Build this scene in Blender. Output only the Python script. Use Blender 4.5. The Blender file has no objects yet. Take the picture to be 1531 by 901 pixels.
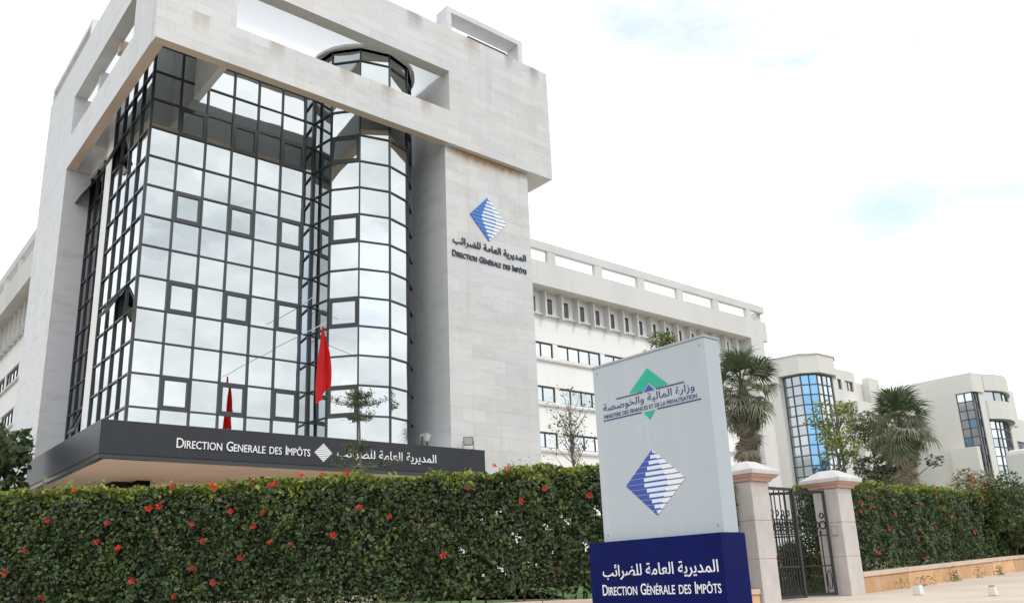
import bpy, math, random
import numpy as np
from mathutils import Vector, Matrix
random.seed(7); RNG = np.random.default_rng(7)
scene = bpy.context.scene
COL = scene.collection

# ------------------------------------------------------------------ camera
cam_d = bpy.data.cameras.new('camera'); cam = bpy.data.objects.new('camera', cam_d); COL.objects.link(cam)
cam_d.sensor_width = 36.0; cam_d.lens = 36.0 * 1261.2 / 1531.0; cam_d.shift_y = 0.0421
cam_d.clip_start = 0.05; cam_d.clip_end = 4000
YAW, PIT, ROL = 0.70993555, 0.27363846, -0.04277424
_f = Vector((math.sin(YAW)*math.cos(PIT), math.cos(YAW)*math.cos(PIT), math.sin(PIT)))
_r = Vector((math.cos(YAW), -math.sin(YAW), 0)); _u = _r.cross(_f)
_r2 = _r*math.cos(ROL) + _u*math.sin(ROL); _u2 = -_r*math.sin(ROL) + _u*math.cos(ROL)
cam.matrix_world = Matrix(((_r2.x, _u2.x, -_f.x, 0), (_r2.y, _u2.y, -_f.y, 0), (_r2.z, _u2.z, -_f.z, 0), (0, 0, 0, 1)))
scene.camera = cam
scene.view_settings.view_transform = 'Standard'; scene.view_settings.look = 'None'
scene.view_settings.exposure = 0.0; scene.view_settings.gamma = 1.0
scene.view_settings.use_curve_mapping = False
scene.render.resolution_x = 1024; scene.render.resolution_y = 602
scene.cycles.max_bounces = 8; scene.cycles.transparent_max_bounces = 8

# ------------------------------------------------------------------ sky and sun
SUN = Vector((0.25, -0.70, 0.80)).normalized()
w = bpy.data.worlds.new('World'); scene.world = w; w.use_nodes = True
nt = w.node_tree; nt.nodes.clear()
def N(t, **k):
    n = nt.nodes.new(t)
    for a, b in k.items(): setattr(n, a, b)
    return n
out = N('ShaderNodeOutputWorld'); bg = N('ShaderNodeBackground'); bg.inputs[1].default_value = 0.10
sky = N('ShaderNodeTexSky', sky_type='NISHITA', sun_disc=False)
sky.sun_elevation = math.asin(SUN.z); sky.sun_rotation = math.atan2(SUN.x, SUN.y)
sky.air_density = 1.0; sky.dust_density = 2.0; sky.ozone_density = 1.0
tc = N('ShaderNodeTexCoord'); mp = N('ShaderNodeMapping'); mp.inputs['Scale'].default_value = (1, 1, 2.2)
mp.inputs['Location'].default_value = (1.35, 0.6, 0.4)
n1 = N('ShaderNodeTexNoise'); n1.inputs['Scale'].default_value = 2.1; n1.inputs['Detail'].default_value = 7; n1.inputs['Roughness'].default_value = 0.55
r1 = N('ShaderNodeValToRGB'); r1.color_ramp.elements[0].position = 0.33; r1.color_ramp.elements[1].position = 0.45; r1.color_ramp.elements[0].color = (.50, .50, .50, 1)
n2 = N('ShaderNodeTexNoise'); n2.inputs['Scale'].default_value = 4.3; n2.inputs['Detail'].default_value = 6; n2.inputs['Roughness'].default_value = 0.6
r2 = N('ShaderNodeValToRGB')
r2.color_ramp.elements[0].position = 0.34; r2.color_ramp.elements[0].color = (0.62, 0.66, 0.69, 1)
r2.color_ramp.elements[1].position = 0.62; r2.color_ramp.elements[1].color = (1, 1, 1, 1)
sc = N('ShaderNodeVectorMath', operation='SCALE'); sc.inputs['Scale'].default_value = 17.0
ss = N('ShaderNodeVectorMath', operation='SCALE'); ss.inputs['Scale'].default_value = 3.4
mx = N('ShaderNodeMix', data_type='RGBA')
L = nt.links.new
L(tc.outputs['Generated'], mp.inputs[0]); L(mp.outputs[0], n1.inputs['Vector']); L(mp.outputs[0], n2.inputs['Vector'])
L(n1.outputs['Fac'], r1.inputs[0]); L(n2.outputs['Fac'], r2.inputs[0]); L(r2.outputs[0], sc.inputs[0])
L(sky.outputs[0], ss.inputs[0]); L(r1.outputs[0], mx.inputs['Factor']); L(ss.outputs[0], mx.inputs['A']); L(sc.outputs[0], mx.inputs['B'])
L(mx.outputs['Result'], bg.inputs[0]); L(bg.outputs[0], out.inputs[0])
sl = bpy.data.lights.new('sun', 'SUN'); sl.energy = 1.05; sl.angle = math.radians(12); sl.color = (1.0, 0.96, 0.91)
so = bpy.data.objects.new('sun', sl); COL.objects.link(so); so.rotation_euler = SUN.to_track_quat('Z', 'Y').to_euler(); so.location = (0, -20, 60)

# ------------------------------------------------------------------ materials
def mat(name, color, rough=0.7, metal=0.0, spec=0.5, noise=None, rand=0.0, bump=0.0, transl=0.0, bscale=30):
    """noise = list of (scale_vec, color2, lo, hi) layers; rand = per-object value jitter"""
    m = bpy.data.materials.new(name); m.use_nodes = True; t = m.node_tree; b = t.nodes['Principled BSDF']
    b.inputs['Roughness'].default_value = rough; b.inputs['Metallic'].default_value = metal
    b.inputs['Specular IOR Level'].default_value = spec
    rgb = t.nodes.new('ShaderNodeRGB'); rgb.outputs[0].default_value = (*color, 1); cur = rgb.outputs[0]
    geo = t.nodes.new('ShaderNodeTexCoord')
    for sv, c2, lo, hi in (noise or []):
        mpn = t.nodes.new('ShaderNodeMapping'); mpn.inputs['Scale'].default_value = sv
        nn = t.nodes.new('ShaderNodeTexNoise'); nn.inputs['Scale'].default_value = 1; nn.inputs['Detail'].default_value = 6; nn.inputs['Roughness'].default_value = .62
        rr = t.nodes.new('ShaderNodeValToRGB'); rr.color_ramp.elements[0].position = lo; rr.color_ramp.elements[1].position = hi
        mm = t.nodes.new('ShaderNodeMix'); mm.data_type = 'RGBA'
        gg = t.nodes.new('ShaderNodeNewGeometry')
        t.links.new(gg.outputs['Position'], mpn.inputs[0]); t.links.new(mpn.outputs[0], nn.inputs['Vector']); t.links.new(nn.outputs['Fac'], rr.inputs[0])
        t.links.new(rr.outputs[0], mm.inputs['Factor']); t.links.new(cur, mm.inputs['A']); mm.inputs['B'].default_value = (*c2, 1); cur = mm.outputs['Result']
    if rand:
        oi = t.nodes.new('ShaderNodeObjectInfo'); mr = t.nodes.new('ShaderNodeMapRange')
        mr.inputs['To Min'].default_value = 1 - rand; mr.inputs['To Max'].default_value = 1 + rand
        hs = t.nodes.new('ShaderNodeHueSaturation'); t.links.new(oi.outputs['Random'], mr.inputs['Value']); t.links.new(mr.outputs[0], hs.inputs['Value']); t.links.new(cur, hs.inputs['Color']); cur = hs.outputs[0]
    t.links.new(cur, b.inputs['Base Color'])
    if bump:
        nn = t.nodes.new('ShaderNodeTexNoise'); nn.inputs['Scale'].default_value = bscale; nn.inputs['Detail'].default_value = 4
        gg = t.nodes.new('ShaderNodeNewGeometry'); t.links.new(gg.outputs['Position'], nn.inputs['Vector'])
        bp = t.nodes.new('ShaderNodeBump'); bp.inputs['Strength'].default_value = bump; bp.inputs['Distance'].default_value = .02
        t.links.new(nn.outputs['Fac'], bp.inputs['Height']); t.links.new(bp.outputs[0], b.inputs['Normal'])
    if transl:
        tr = t.nodes.new('ShaderNodeBsdfTranslucent'); ms = t.nodes.new('ShaderNodeMixShader'); ms.inputs[0].default_value = transl
        t.links.new(cur, tr.inputs['Color']); t.links.new(b.outputs[0], ms.inputs[1]); t.links.new(tr.outputs[0], ms.inputs[2])
        t.links.new(ms.outputs[0], t.nodes['Material Output'].inputs['Surface'])
    return m
M = {}
VEIN = ((.9, .9, 3.2), (.49, .49, .50), .50, .80)
M['marble'] = mat('marble', (.575, .58, .59), .45, noise=[((.25, .25, .5), (.61, .585, .55), .45, .8), VEIN, ((1.6, 1.6, 9), (.40, .40, .41), .60, .85), ((5, 5, 14), (.42, .42, .42), .66, .9), ((2.6, 2.6, .16), (.50, .49, .47), .54, .85)], rand=.055)
M['marble_joint'] = mat('marble_joint', (.70, .69, .68), .8)
M['marble_wall'] = mat('marble_wall', (.63, .635, .655), .5, noise=[VEIN, ((.5, .5, .06), (.52, .52, .52), .5, .85)])
M['plaster'] = mat('plaster', (.84, .84, .84), .85, noise=[((.35, .35, .12), (.78, .78, .77), .45, .85), ((2.5, 2.5, .25), (.72, .71, .69), .60, .9)])
M['concrete'] = mat('concrete', (.64, .635, .63), .85, noise=[((.4, .4, .15), (.55, .54, .53), .45, .85), ((3, 3, .4), (.52, .5, .48), .6, .9)])
M['cream_wall'] = mat('cream_wall', (.70, .675, .65), .85, noise=[((.2, .2, .1), (.64, .61, .585), .45, .85), ((1.2, 1.2, .08), (.58, .55, .53), .60, .95)])
M['grid_grey'] = mat('grid_grey', (.09, .10, .11), .5)
M['white_paint'] = mat('white_paint', (.80, .80, .79), .6)
M['soffit'] = mat('soffit', (.68, .56, .47), .8, noise=[((.6, .6, .6), (.60, .48, .40), .4, .8)])
M['stain'] = mat('rust_stain', (.56, .38, .24), .8)
M['black_frame'] = mat('black_frame', (.026, .032, .036), .35, spec=.5)
M['canopy'] = mat('canopy_panel', (.025, .027, .035), .42, spec=.3, noise=[((.8, .8, .5), (.026, .030, .038), .4, .75), ((4, 4, .4), (.06, .06, .062), .6, .9)])
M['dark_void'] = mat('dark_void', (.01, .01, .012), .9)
M['bright_ceiling'] = mat('translucent_ceiling', (.86, .88, .90), .7, transl=.8)  # white ceiling made translucent so sky light brightens it from below
def glass(name, tint, rough=.015, wob=.012):
    m = bpy.data.materials.new(name); m.use_nodes = True; t = m.node_tree; b = t.nodes['Principled BSDF']
    b.inputs['Metallic'].default_value = 1.0; b.inputs['Roughness'].default_value = rough
    oi = t.nodes.new('ShaderNodeObjectInfo'); mr = t.nodes.new('ShaderNodeMapRange'); mr.inputs['To Min'].default_value = .93; mr.inputs['To Max'].default_value = 1.05
    hs = t.nodes.new('ShaderNodeHueSaturation'); hs.inputs['Color'].default_value = (*tint, 1)
    t.links.new(oi.outputs['Random'], mr.inputs['Value']); t.links.new(mr.outputs[0], hs.inputs['Value']); t.links.new(hs.outputs[0], b.inputs['Base Color'])
    nn = t.nodes.new('ShaderNodeTexNoise'); nn.inputs['Scale'].default_value = 1.1; nn.inputs['Detail'].default_value = 1
    gg = t.nodes.new('ShaderNodeNewGeometry'); t.links.new(gg.outputs['Position'], nn.inputs['Vector'])
    bp = t.nodes.new('ShaderNodeBump'); bp.inputs['Strength'].default_value = .35; bp.inputs['Distance'].default_value = wob
    t.links.new(nn.outputs['Fac'], bp.inputs['Height']); t.links.new(bp.outputs[0], b.inputs['Normal'])
    return m
M['mirror'] = glass('mirror_glass', (.535, .565, .57))
M['mirror_dark'] = glass('smoked_glass', (.17, .17, .19))
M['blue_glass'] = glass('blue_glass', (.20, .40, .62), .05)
M['grey_glass'] = glass('grey_glass', (.42, .45, .48), .06)
M['win_dark'] = mat('dark_window_glass', (.03, .033, .037), .08, spec=.6)
M['win_clear'] = glass('window_glass', (.62, .66, .68), .03)
M['leaf_dark'] = mat('leaf_dark', (.038, .066, .024), .45, transl=.25)
M['leaf_mid'] = mat('leaf_mid', (.070, .112, .034), .45, transl=.3)
M['leaf_light'] = mat('leaf_light', (.14, .19, .04), .5, transl=.35)
M['leaf_new'] = mat('leaf_new', (.34, .38, .06), .5, transl=.35)
M['leaf_dry'] = mat('leaf_dry', (.13, .10, .055), .7, transl=.2)
M['leaf_olive'] = mat('leaf_olive', (.075, .088, .045), .6, transl=.25)
M['leaf_grey'] = mat('leaf_grey', (.20, .225, .14), .6, transl=.3)
M['bark'] = mat('bark', (.12, .095, .075), .9, noise=[((6, 6, 1.5), (.07, .055, .045), .4, .7)])
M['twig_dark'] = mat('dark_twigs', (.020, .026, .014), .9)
M['bark_grey'] = mat('bark_grey', (.20, .18, .16), .9, noise=[((6, 6, 1.5), (.12, .10, .09), .4, .7)])
M['frond'] = mat('palm_frond', (.115, .155, .07), .5, transl=.25, rand=.3)
M['frond_grey'] = mat('grey_palm_frond', (.23, .235, .165), .6, transl=.25, rand=.3)
M['frond_dry'] = mat('dry_frond', (.30, .265, .205), .85, transl=.2, rand=.25)
M['petal'] = mat('red_petal', (.62, .030, .022), .5, transl=.3)
M['petal_orange'] = mat('orange_petal', (.70, .13, .04), .5, transl=.3)
M['red_cloth'] = mat('red_cloth', (.66, .014, .016), .75, transl=.35)
M['green_star'] = mat('green_star', (.01, .17, .06), .75)
M['pole'] = mat('white_pole', (.85, .85, .85), .6)
M['lamp_grey'] = mat('lamp_grey', (.34, .34, .34), .5)
M['lamp_black'] = mat('lamp_black', (.03, .03, .03), .5)
M['lamp_glass'] = mat('lamp_glass', (.5, .52, .54), .1, spec=.8)
M['sign_grey'] = mat('sign_panel', (.44, .49, .525), .34, noise=[((.7, .7, .35), (.43, .475, .505), .4, .8), ((5, 5, .35), (.50, .54, .56), .52, .8), ((9, 9, .5), (.40, .44, .46), .62, .9)])
M['sign_edge'] = mat('sign_edge', (.36, .39, .41), .4)
M['sign_blue'] = mat('sign_blue', (.004, .008, .080), .35, spec=.06, noise=[((1.5, 1.5, 1.0), (.006, .011, .105), .4, .75)])
M['print_green'] = mat('print_green', (.0, .40, .27), .5)
M['print_blue'] = mat('print_blue', (.03, .07, .36), .5)
M['print_navy'] = mat('print_navy', (.035, .045, .16), .5)
M['print_white'] = mat('print_white', (.80, .82, .84), .5)
M['print_pale'] = mat('print_pale', (.66, .76, .90), .5)
M['logo_blue'] = mat('logo_blue', (.045, .17, .52), .5)
M['letter_dark'] = mat('letter_dark', (.05, .055, .09), .5)
M['pillar_stone'] = mat('pillar_stone', (.53, .49, .47), .75, noise=[((2.5, 2.5, 2.5), (.42, .40, .39), .4, .75), ((.8, .8, 3), (.58, .47, .43), .55, .9), ((6, 6, .6), (.36, .34, .33), .58, .85)], rand=.03, bump=.15)
M['cap_top'] = mat('cap_stone', (.58, .565, .56), .8, noise=[((3, 3, 3), (.45, .44, .43), .35, .75)], bump=.2)
M['cap_pink'] = mat('cap_pink', (.58, .37, .31), .8, noise=[((3, 3, 3), (.50, .32, .26), .4, .8)])
M['iron'] = mat('iron', (.014, .014, .016), .5)
M['wall_stone'] = mat('wall_stone', (.60, .37, .20), .85, noise=[((3, 3, 3), (.50, .29, .14), .35, .7), ((1.2, 1.2, 2), (.62, .45, .32), .5, .85)], rand=.16, bump=.4, bscale=14)
M['coping'] = mat('coping_stone', (.60, .46, .37), .85, noise=[((3, 3, 3), (.52, .40, .32), .4, .8)], rand=.06, bump=.3)
M['pavement'] = mat('pavement', (.58, .50, .42), .9, noise=[((.5, .5, .5), (.46, .37, .29), .4, .7), ((4, 4, 4), (.56, .47, .38), .45, .75), ((14, 14, 14), (.40, .33, .27), .58, .8)], bump=.3, bscale=40)
M['asphalt'] = mat('asphalt', (.055, .055, .056), .9, noise=[((9, 9, 9), (.035, .035, .036), .4, .7)], bump=.3)
M['kerb'] = mat('kerb_stone', (.45, .43, .41), .9)
M['soil'] = mat('garden_soil', (.10, .085, .055), .95, noise=[((.8, .8, .8), (.07, .10, .035), .4, .6)])
M['grass'] = mat('grass', (.085, .16, .035), .8, noise=[((3, 3, 3), (.06, .11, .025), .4, .7)])
M['bollard'] = mat('bollard_white', (.66, .65, .63), .8)
M['bollard_red'] = mat('bollard_red', (.50, .26, .20), .8)
M['rust'] = mat('rusty_steel', (.14, .09, .07), .7)

# ------------------------------------------------------------------ helpers
class MB:
    def __init__(s): s.v = []; s.f = []; s.m = []
    def quad(s, *p, mi=0):
        n = len(s.v); s.v += [tuple(q) for q in p]; s.f.append(tuple(range(n, n+len(p)))); s.m.append(mi)
    def box(s, x0, x1, y0, y1, z0, z1, mi=0):
        n = len(s.v); s.v += [(x, y, z) for x in (x0, x1) for y in (y0, y1) for z in (z0, z1)]
        for f in ((0, 1, 3, 2), (4, 6, 7, 5), (0, 4, 5, 1), (2, 3, 7, 6), (0, 2, 6, 4), (1, 5, 7, 3)):
            s.f.append(tuple(n+i for i in f)); s.m.append(mi)
    def prism(s, poly, z0, z1, mi=0, cap=True):
        n = len(s.v); k = len(poly); s.v += [(p[0], p[1], z0) for p in poly] + [(p[0], p[1], z1) for p in poly]
        for i in range(k):
            j = (i+1) % k; s.f.append((n+i, n+j, n+k+j, n+k+i)); s.m.append(mi)
        if cap:
            s.f.append(tuple(n+i for i in reversed(range(k)))); s.f.append(tuple(n+k+i for i in range(k))); s.m += [mi, mi]
    def hexa(s, b, t, mi=0):
        n = len(s.v); s.v += [tuple(p) for p in b] + [tuple(p) for p in t]
        for f in ((3, 2, 1, 0), (4, 5, 6, 7), (0, 1, 5, 4), (1, 2, 6, 5), (2, 3, 7, 6), (3, 0, 4, 7)):
            s.f.append(tuple(n+i for i in f)); s.m.append(mi)
    def bar(s, a, b, wd, dp=None, up=(0, 0, 1), mi=0):
        a = Vector(a); b = Vector(b); d = (b-a).normalized(); up = Vector(up)
        if abs(d.dot(up)) > .95: up = Vector((1, 0, 0)) if abs(d.x) < .9 else Vector((0, 1, 0))
        x = d.cross(up).normalized(); y = x.cross(d); dp = dp or wd
        o = [x*sx*wd/2 + y*sy*dp/2 for sx, sy in ((-1, -1), (1, -1), (1, 1), (-1, 1))]
        s.hexa([a+q for q in o], [b+q for q in o], mi)
    def tube(s, pts, r, k=6, mi=0):
        pts = [Vector(p) for p in pts]; rs = r if isinstance(r, (list, tuple)) else [r]*len(pts); n0 = len(s.v); ref = Vector((.3, .9, .2))
        for i, p in enumerate(pts):
            d = (pts[min(i+1, len(pts)-1)] - pts[max(i-1, 0)]).normalized(); x = d.cross(ref)
            if x.length < 1e-3: x = d.cross(Vector((1, 0, 0)))
            x.normalize(); y = d.cross(x)
            for j in range(k):
                a = 2*math.pi*j/k; s.v.append(tuple(p + (x*math.cos(a)+y*math.sin(a))*rs[i]))
        for i in range(len(pts)-1):
            for j in range(k):
                a = n0+i*k+j; b = n0+i*k+(j+1) % k; s.f.append((a, b, b+k, a+k)); s.m.append(mi)
        s.f.append(tuple(n0+j for j in range(k))); s.f.append(tuple(n0+(len(pts)-1)*k+j for j in range(k))); s.m += [mi, mi]
    def mesh(s, name, mats):
        me = bpy.data.meshes.new(name); me.from_pydata(s.v, [], s.f)
        for m in (mats if isinstance(mats, (list, tuple)) else [mats]): me.materials.append(m)
        if any(s.m): me.polygons.foreach_set('material_index', s.m)
        me.update(); return me
    def obj(s, name, mats, parent=None, bev=0): 
        o = link(name, s.mesh(name, mats), parent)
        if bev:
            b = o.modifiers.new('bevel', 'BEVEL'); b.width = bev; b.segments = 2; b.limit_method = 'ANGLE'; b.angle_limit = .6
        return o
def link(name, me, parent=None):
    o = bpy.data.objects.new(name, me); COL.objects.link(o)
    if parent is not None:
        o.parent = parent; o.matrix_parent_inverse = Matrix.Identity(4)
    return o
ORG = {}
def thing(name, label, cat, loc=(0, 0, 0), group=None, kind=None):
    """an Empty at the thing's base; children are given in world coordinates and shifted"""
    o = bpy.data.objects.new(name, None); COL.objects.link(o); o.location = loc; tag(o, label, cat, group, kind); o.empty_display_size = .3
    return o
def tag(o, label=None, cat=None, group=None, kind=None):
    if label: o['label'] = label
    if cat: o['category'] = cat
    if group: o['group'] = group
    if kind: o['kind'] = kind
    return o
def settle(root):
    """children were modelled in world space: counter the root's offset once"""
    for c in root.children: c.location = c.location - root.location
def copy_tree(root, **kw):
    r = root.copy(); COL.objects.link(r)
    for ch in root.children:
        c = ch.copy(); COL.objects.link(c); c.parent = r
        for g in ch.children:
            d = g.copy(); COL.objects.link(d); d.parent = c
    return r
def npmesh(name, V, F, mats, mi=None, parent=None, smooth=False):
    V = np.asarray(V, np.float32); F = np.asarray(F, np.int32); me = bpy.data.meshes.new(name); k = F.shape[1]
    me.vertices.add(len(V)); me.vertices.foreach_set('co', V.ravel()); me.loops.add(F.size); me.loops.foreach_set('vertex_index', F.ravel())
    me.polygons.add(len(F)); me.polygons.foreach_set('loop_start', np.arange(0, F.size, k, dtype=np.int32))
    for m in mats: me.materials.append(m)
    if mi is not None: me.polygons.foreach_set('material_index', np.asarray(mi, np.int32))
    me.update(calc_edges=True); me.validate(); return link(name, me, parent)
def leaves(P, Nrm, size, jit=.7, aspect=.55, rng=RNG, droop=0.0):
    """rhombic leaves at P, facing Nrm with jitter; returns V,F (one folded leaf = two triangles as a quad)"""
    n = len(P); d = Nrm + rng.normal(0, jit, (n, 3)); d /= np.linalg.norm(d, axis=1)[:, None] + 1e-9
    t = rng.normal(0, 1, (n, 3)); t[:, 2] -= droop; t -= d*(t*d).sum(1)[:, None]; t /= np.linalg.norm(t, axis=1)[:, None] + 1e-9
    b = np.cross(d, t); s = (size*rng.lognormal(-.06, .32, n))[:, None]; a = aspect
    V = np.stack([P - t*s*.5, P + b*s*a*.5 + d*s*.06, P + t*s*.5, P - b*s*a*.5 + d*s*.06], 1).reshape(-1, 3)
    return V, np.arange(4*n).reshape(n, 4)

# ------------------------------------------------------------------ ground
def gz(x): return -.6 + max(0, min(.42, .025*(x-18.1)))
g = MB(); g.quad((-1500, -1500, -.76), (1500, -1500, -.76), (1500, 1500, -.76), (-1500, 1500, -.76)); tag(g.obj('ground', M['soil']), kind='structure')
g = MB(); g.quad((-60, -14, -.735), (90, -14, -.735), (90, 4.5, -.735), (-60, 4.5, -.735)); tag(g.obj('road', M['asphalt']), kind='structure')
g = MB()
xs = [-60, -20, 0, 18.1, 24, 30, 34.9, 90]
for a, b in zip(xs[:-1], xs[1:]):
    y1a = 26 if a < 0 else 11.2; y1b = 26 if b < 0 else 11.2
    g.quad((a, 4.5, gz(a)), (b, 4.5, gz(b)), (b, 26 if b <= 0 else 12.2, gz(b)), (a, 26 if a < 0 else 12.2, gz(a)))
    g.quad((a, 4.5, -.74), (b, 4.5, -.74), (b, 4.5, gz(b)), (a, 4.5, gz(a)))
tag(g.obj('pavement', M['pavement']), kind='structure')
g = MB()  # garden rising behind the gate
prof = [(11.2, -.585), (12.5, -.45), (14.5, -.12), (17, .1), (24, .2), (120, .2)]
for (ya, za), (yb, zb) in zip(prof[:-1], prof[1:]):
    g.quad((12.4, ya, za), (140, ya, za), (140, yb, zb), (12.4, yb, zb))
tag(g.obj('garden', M['grass']), kind='structure')

g = MB(); g.box(-6, 60, 20.0, 60, -.5, .225); tag(g.obj('bounce_paving', M['pavement']), kind='structure')  # pale paving added to bounce light up onto the canopy soffit
g = MB(); g.quad((12.4, 10.75, -.37), (12.4, 60, -.37), (-6, 60, -.37), (-6, 27, -.37), (2.6, 19.3, -.37)); tag(g.obj('lawn', M['grass']), kind='structure')
# ------------------------------------------------------------------ office building
XB, YB, XG, YG = 6.82, 24.9, 7.70, 27.735          # frame corner, glass corner
ZS, ZO0, ZO1, ZT = 17.35, 18.85, 20.72, 22.8       # frame soffit, opening, top
bld = thing('office_building', 'white marble office building with mirrored glass corner, big hollow top frame and long side wings', 'building', (XB, YB, -.6))
BL = []   # first-level parts
def part(mb, name, m, parent=None, bev=0):
    o = mb.obj(name, m, parent or bld, bev)
    if parent is None: BL.append(o)
    return o
def swp(fn):  # local (a along, d depth) -> world for the left (diagonal mirror) side
    return lambda a, d, z: (XB + d, YB + a, z)
FR = lambda a, d, z: (XB + a, YB + d, z)
LF = lambda a, d, z: (XB + d, YB + a, z)
def lbox(mb, T, a0, a1, d0, d1, z0, z1, mi=0):
    p = [T(a, d, z) for z in (z0, z1) for a, d in ((a0, d0), (a1, d0), (a1, d1), (a0, d1))]
    mb.hexa(p[:4], p[4:], mi)
# frame cores (set 20 mm behind the slabs' faces)
fr = MB()
lbox(fr, FR, .02, 17.38, .02, .37, ZS+.004, ZO0); lbox(fr, FR, .02, 2.63, .02, .37, ZO0, ZO1); lbox(fr, FR, 11.73, 17.38, .02, 1.7, ZO0, ZO1)
lbox(fr, FR, 11.73, 17.38, .37, 1.7, ZS+.004, ZO0)
lbox(fr, FR, .02, 17.38, .02, .55, ZO1, ZT); lbox(fr, FR, 11.73, 17.38, .55, 1.7, ZO1, ZT)
front_frame = part(fr, 'front_frame', M['marble_joint'])
fl_ = MB(); lbox(fl_, LF, 11.0, 16.1, .37, 1.3, ZS+.003, ZO0-.003)
lbox(fl_, LF, .37, 16.1, .0, .37, ZS, ZO0); lbox(fl_, LF, .37, 2.6, .0, .37, ZO0, ZO1); lbox(fl_, LF, 11.0, 16.1, .0, .9, ZO0, ZO1)
lbox(fl_, LF, .55, 16.1, .0, .5, ZO1, ZT-.3)
lbox(fl_, LF, .55, 16.1, .0, .45, ZT-.3, ZT-.05)
left_frame = part(fl_, 'left_frame', M['marble_wall'])
sf = MB(); lbox(sf, FR, .05, 11.6, .03, .36, ZS-.004, ZS+.002); lbox(sf, LF, .40, 11, .03, .36, ZS-.006, ZS-.002)
part(sf, 'frame_soffit', M['soffit'])  # tan sheet under the frame: warm ground bounce put into its colour
def slabs(T, a0, a1, zs, w, parent, name, th=.022, m='marble', off=0.0, start=0):
    cache = {}
    for r, (z0, z1) in enumerate(zip(zs[:-1], zs[1:])):
        a = a0 - (w*.5 if (r+start) % 2 else 0) - random.random()*.0
        while a < a1 - 1e-4:
            s0, s1 = max(a, a0), min(a+w, a1); a += w
            if s1 - s0 < .05: continue
            key = (round(s1-s0, 3), round(z1-z0, 3))
            if key not in cache:
                mb = MB(); g_ = .0015
                p = [T(x, d, z) for z in (g_, key[1]-g_) for x, d in ((g_, -th), (key[0]-g_, -th), (key[0]-g_, 0), (g_, 0))]
                o0 = T(0, 0, 0); p = [tuple(q[i]-o0[i] for i in range(3)) for q in p]; mb.hexa(p[:4], p[4:]); cache[key] = mb.mesh(name, M[m])
            o = link(name, cache[key], parent); o.location = Vector(T(s0, off + random.uniform(-.002, .0), z0))
def zrange(z0, z1, n): return [z0 + (z1-z0)*i/n for i in range(n+1)]
W_S = 1.22
slabs(FR, 0, 17.4, zrange(ZS, ZO0, 4), W_S, front_frame, 'stone_slab', off=.022)
slabs(FR, 0, 2.63, zrange(ZO0, ZO1, 5), W_S, front_frame, 'stone_slab', off=.022, start=0)
slabs(FR, 11.73, 17.4, zrange(ZO0, ZO1, 5), W_S, front_frame, 'stone_slab', off=.022, start=0)
slabs(FR, 0, 17.4, zrange(ZO1, ZT, 5), W_S, front_frame, 'stone_slab', off=.022, start=1)
# roof slab / white ceiling under the hollow frame
ce = MB(); ce.quad((XB+.52, YB+.57, ZO1+.08), (XB+11.7, YB+.57, ZO1+.08), (XB+11.7, YB+11, ZO1+.08), (XB+.52, YB+11, ZO1+.08)); part(ce, 'frame_ceiling', M['bright_ceiling'])
rs = MB(); rs.box(XB+11.75, XB+16, YB+1.72, YB+16.0, ZO1+.02, ZO1+.3); rs.box(XB+.9, XB+11.7, YB+11.02, YB+16, ZO1+.02, ZO1+.3); part(rs, 'flat_roof', M['white_paint'])
cb = MB(); lbox(cb, LF, 5.9, 6.3, .4, 2.2, ZO1-.42, ZO1+.05); part(cb, 'ceiling_beam', M['soffit'])
cp = MB(); cp.tube([LF(3.4, .7, ZS+1.6), LF(3.4, .7, ZO1)], .035); part(cp, 'drain_pipe', M['lamp_black'])
# hollow roof box on each frame
def roofbox(T, a0, a1, z0, z1, dep, m):
    mb = MB(); lbox(mb, T, a0, a0+.24, 0.003, dep, z0, z1); lbox(mb, T, a1-.24, a1, 0.003, dep, z0, z1); lbox(mb, T, a0+.24, a1-.24, 0.003, dep, z1-.24, z1)
    return part(mb, 'roof_box', M[m])
roofbox(FR, 11.7, 15.95, ZT, 23.92, .78, 'marble_wall'); roofbox(LF, 9.2, 15.9, ZT-.35, 23.55, .75, 'marble_wall')
rp = MB(); rp.tube([FR(13.2, .5, ZT+.5), FR(15.3, .5, ZT+.5)], .05); rp.tube([FR(13.2, .1, ZT), FR(13.2, .5, ZT+.5)], .05); rp.tube([FR(15.3, .1, ZT), FR(15.3, .5, ZT+.5)], .05)
part(rp, 'roof_railing', M['rust'])
# pylons
py = MB(); py.box(18.46, 22.9, 25.17, 41, -.6, ZS-.002); py.box(18.57, 22.9, 26.64, 41, ZS-.002, ZO1); pylon = part(py, 'pylon', M['marble_wall'])
slabs(FR, 18.44-XB, 22.92-XB, zrange(3.85, ZS-.01, 26), 1.12, pylon, 'stone_slab', off=.27, start=1)
# rust-coloured stain strip that runs along the joint between pylon and frame
stn = MB(); stn.box(18.6, 22.85, 25.138, 25.143, ZS-.20, ZS-.012)
lp = MB(); lp.box(XB+.004, 13.5, 36.0, YB+16.1, -.6, ZS-.005); lpyl = part(lp, 'left_pylon', M['marble_wall'])
# brackets between frame and glass
br = MB()
for a in (2.28,):
    x0 = XB + a; br.hexa([(x0, YB+.36, ZS), (x0+.24, YB+.36, ZS), (x0+.24, YG, ZS-.02), (x0, YG, ZS-.02)], [(x0, YB+.36, ZO1), (x0+.24, YB+.36, ZO1), (x0+.24, YG, ZO1), (x0, YG, ZO1)])
part(br, 'bracket', M['marble_wall'])
br = MB(); y0 = YB + 8.4
br.hexa([(XB+.36, y0, ZS), (XG, y0, ZS-.02), (XG, y0+.3, ZS-.02), (XB+.36, y0+.3, ZS)], [(XB+.36, y0, ZO1), (XG, y0, ZO1), (XG, y0+.3, ZO1), (XB+.36, y0+.3, ZO1)])
part(br, 'bracket', M['marble_wall'])
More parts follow.
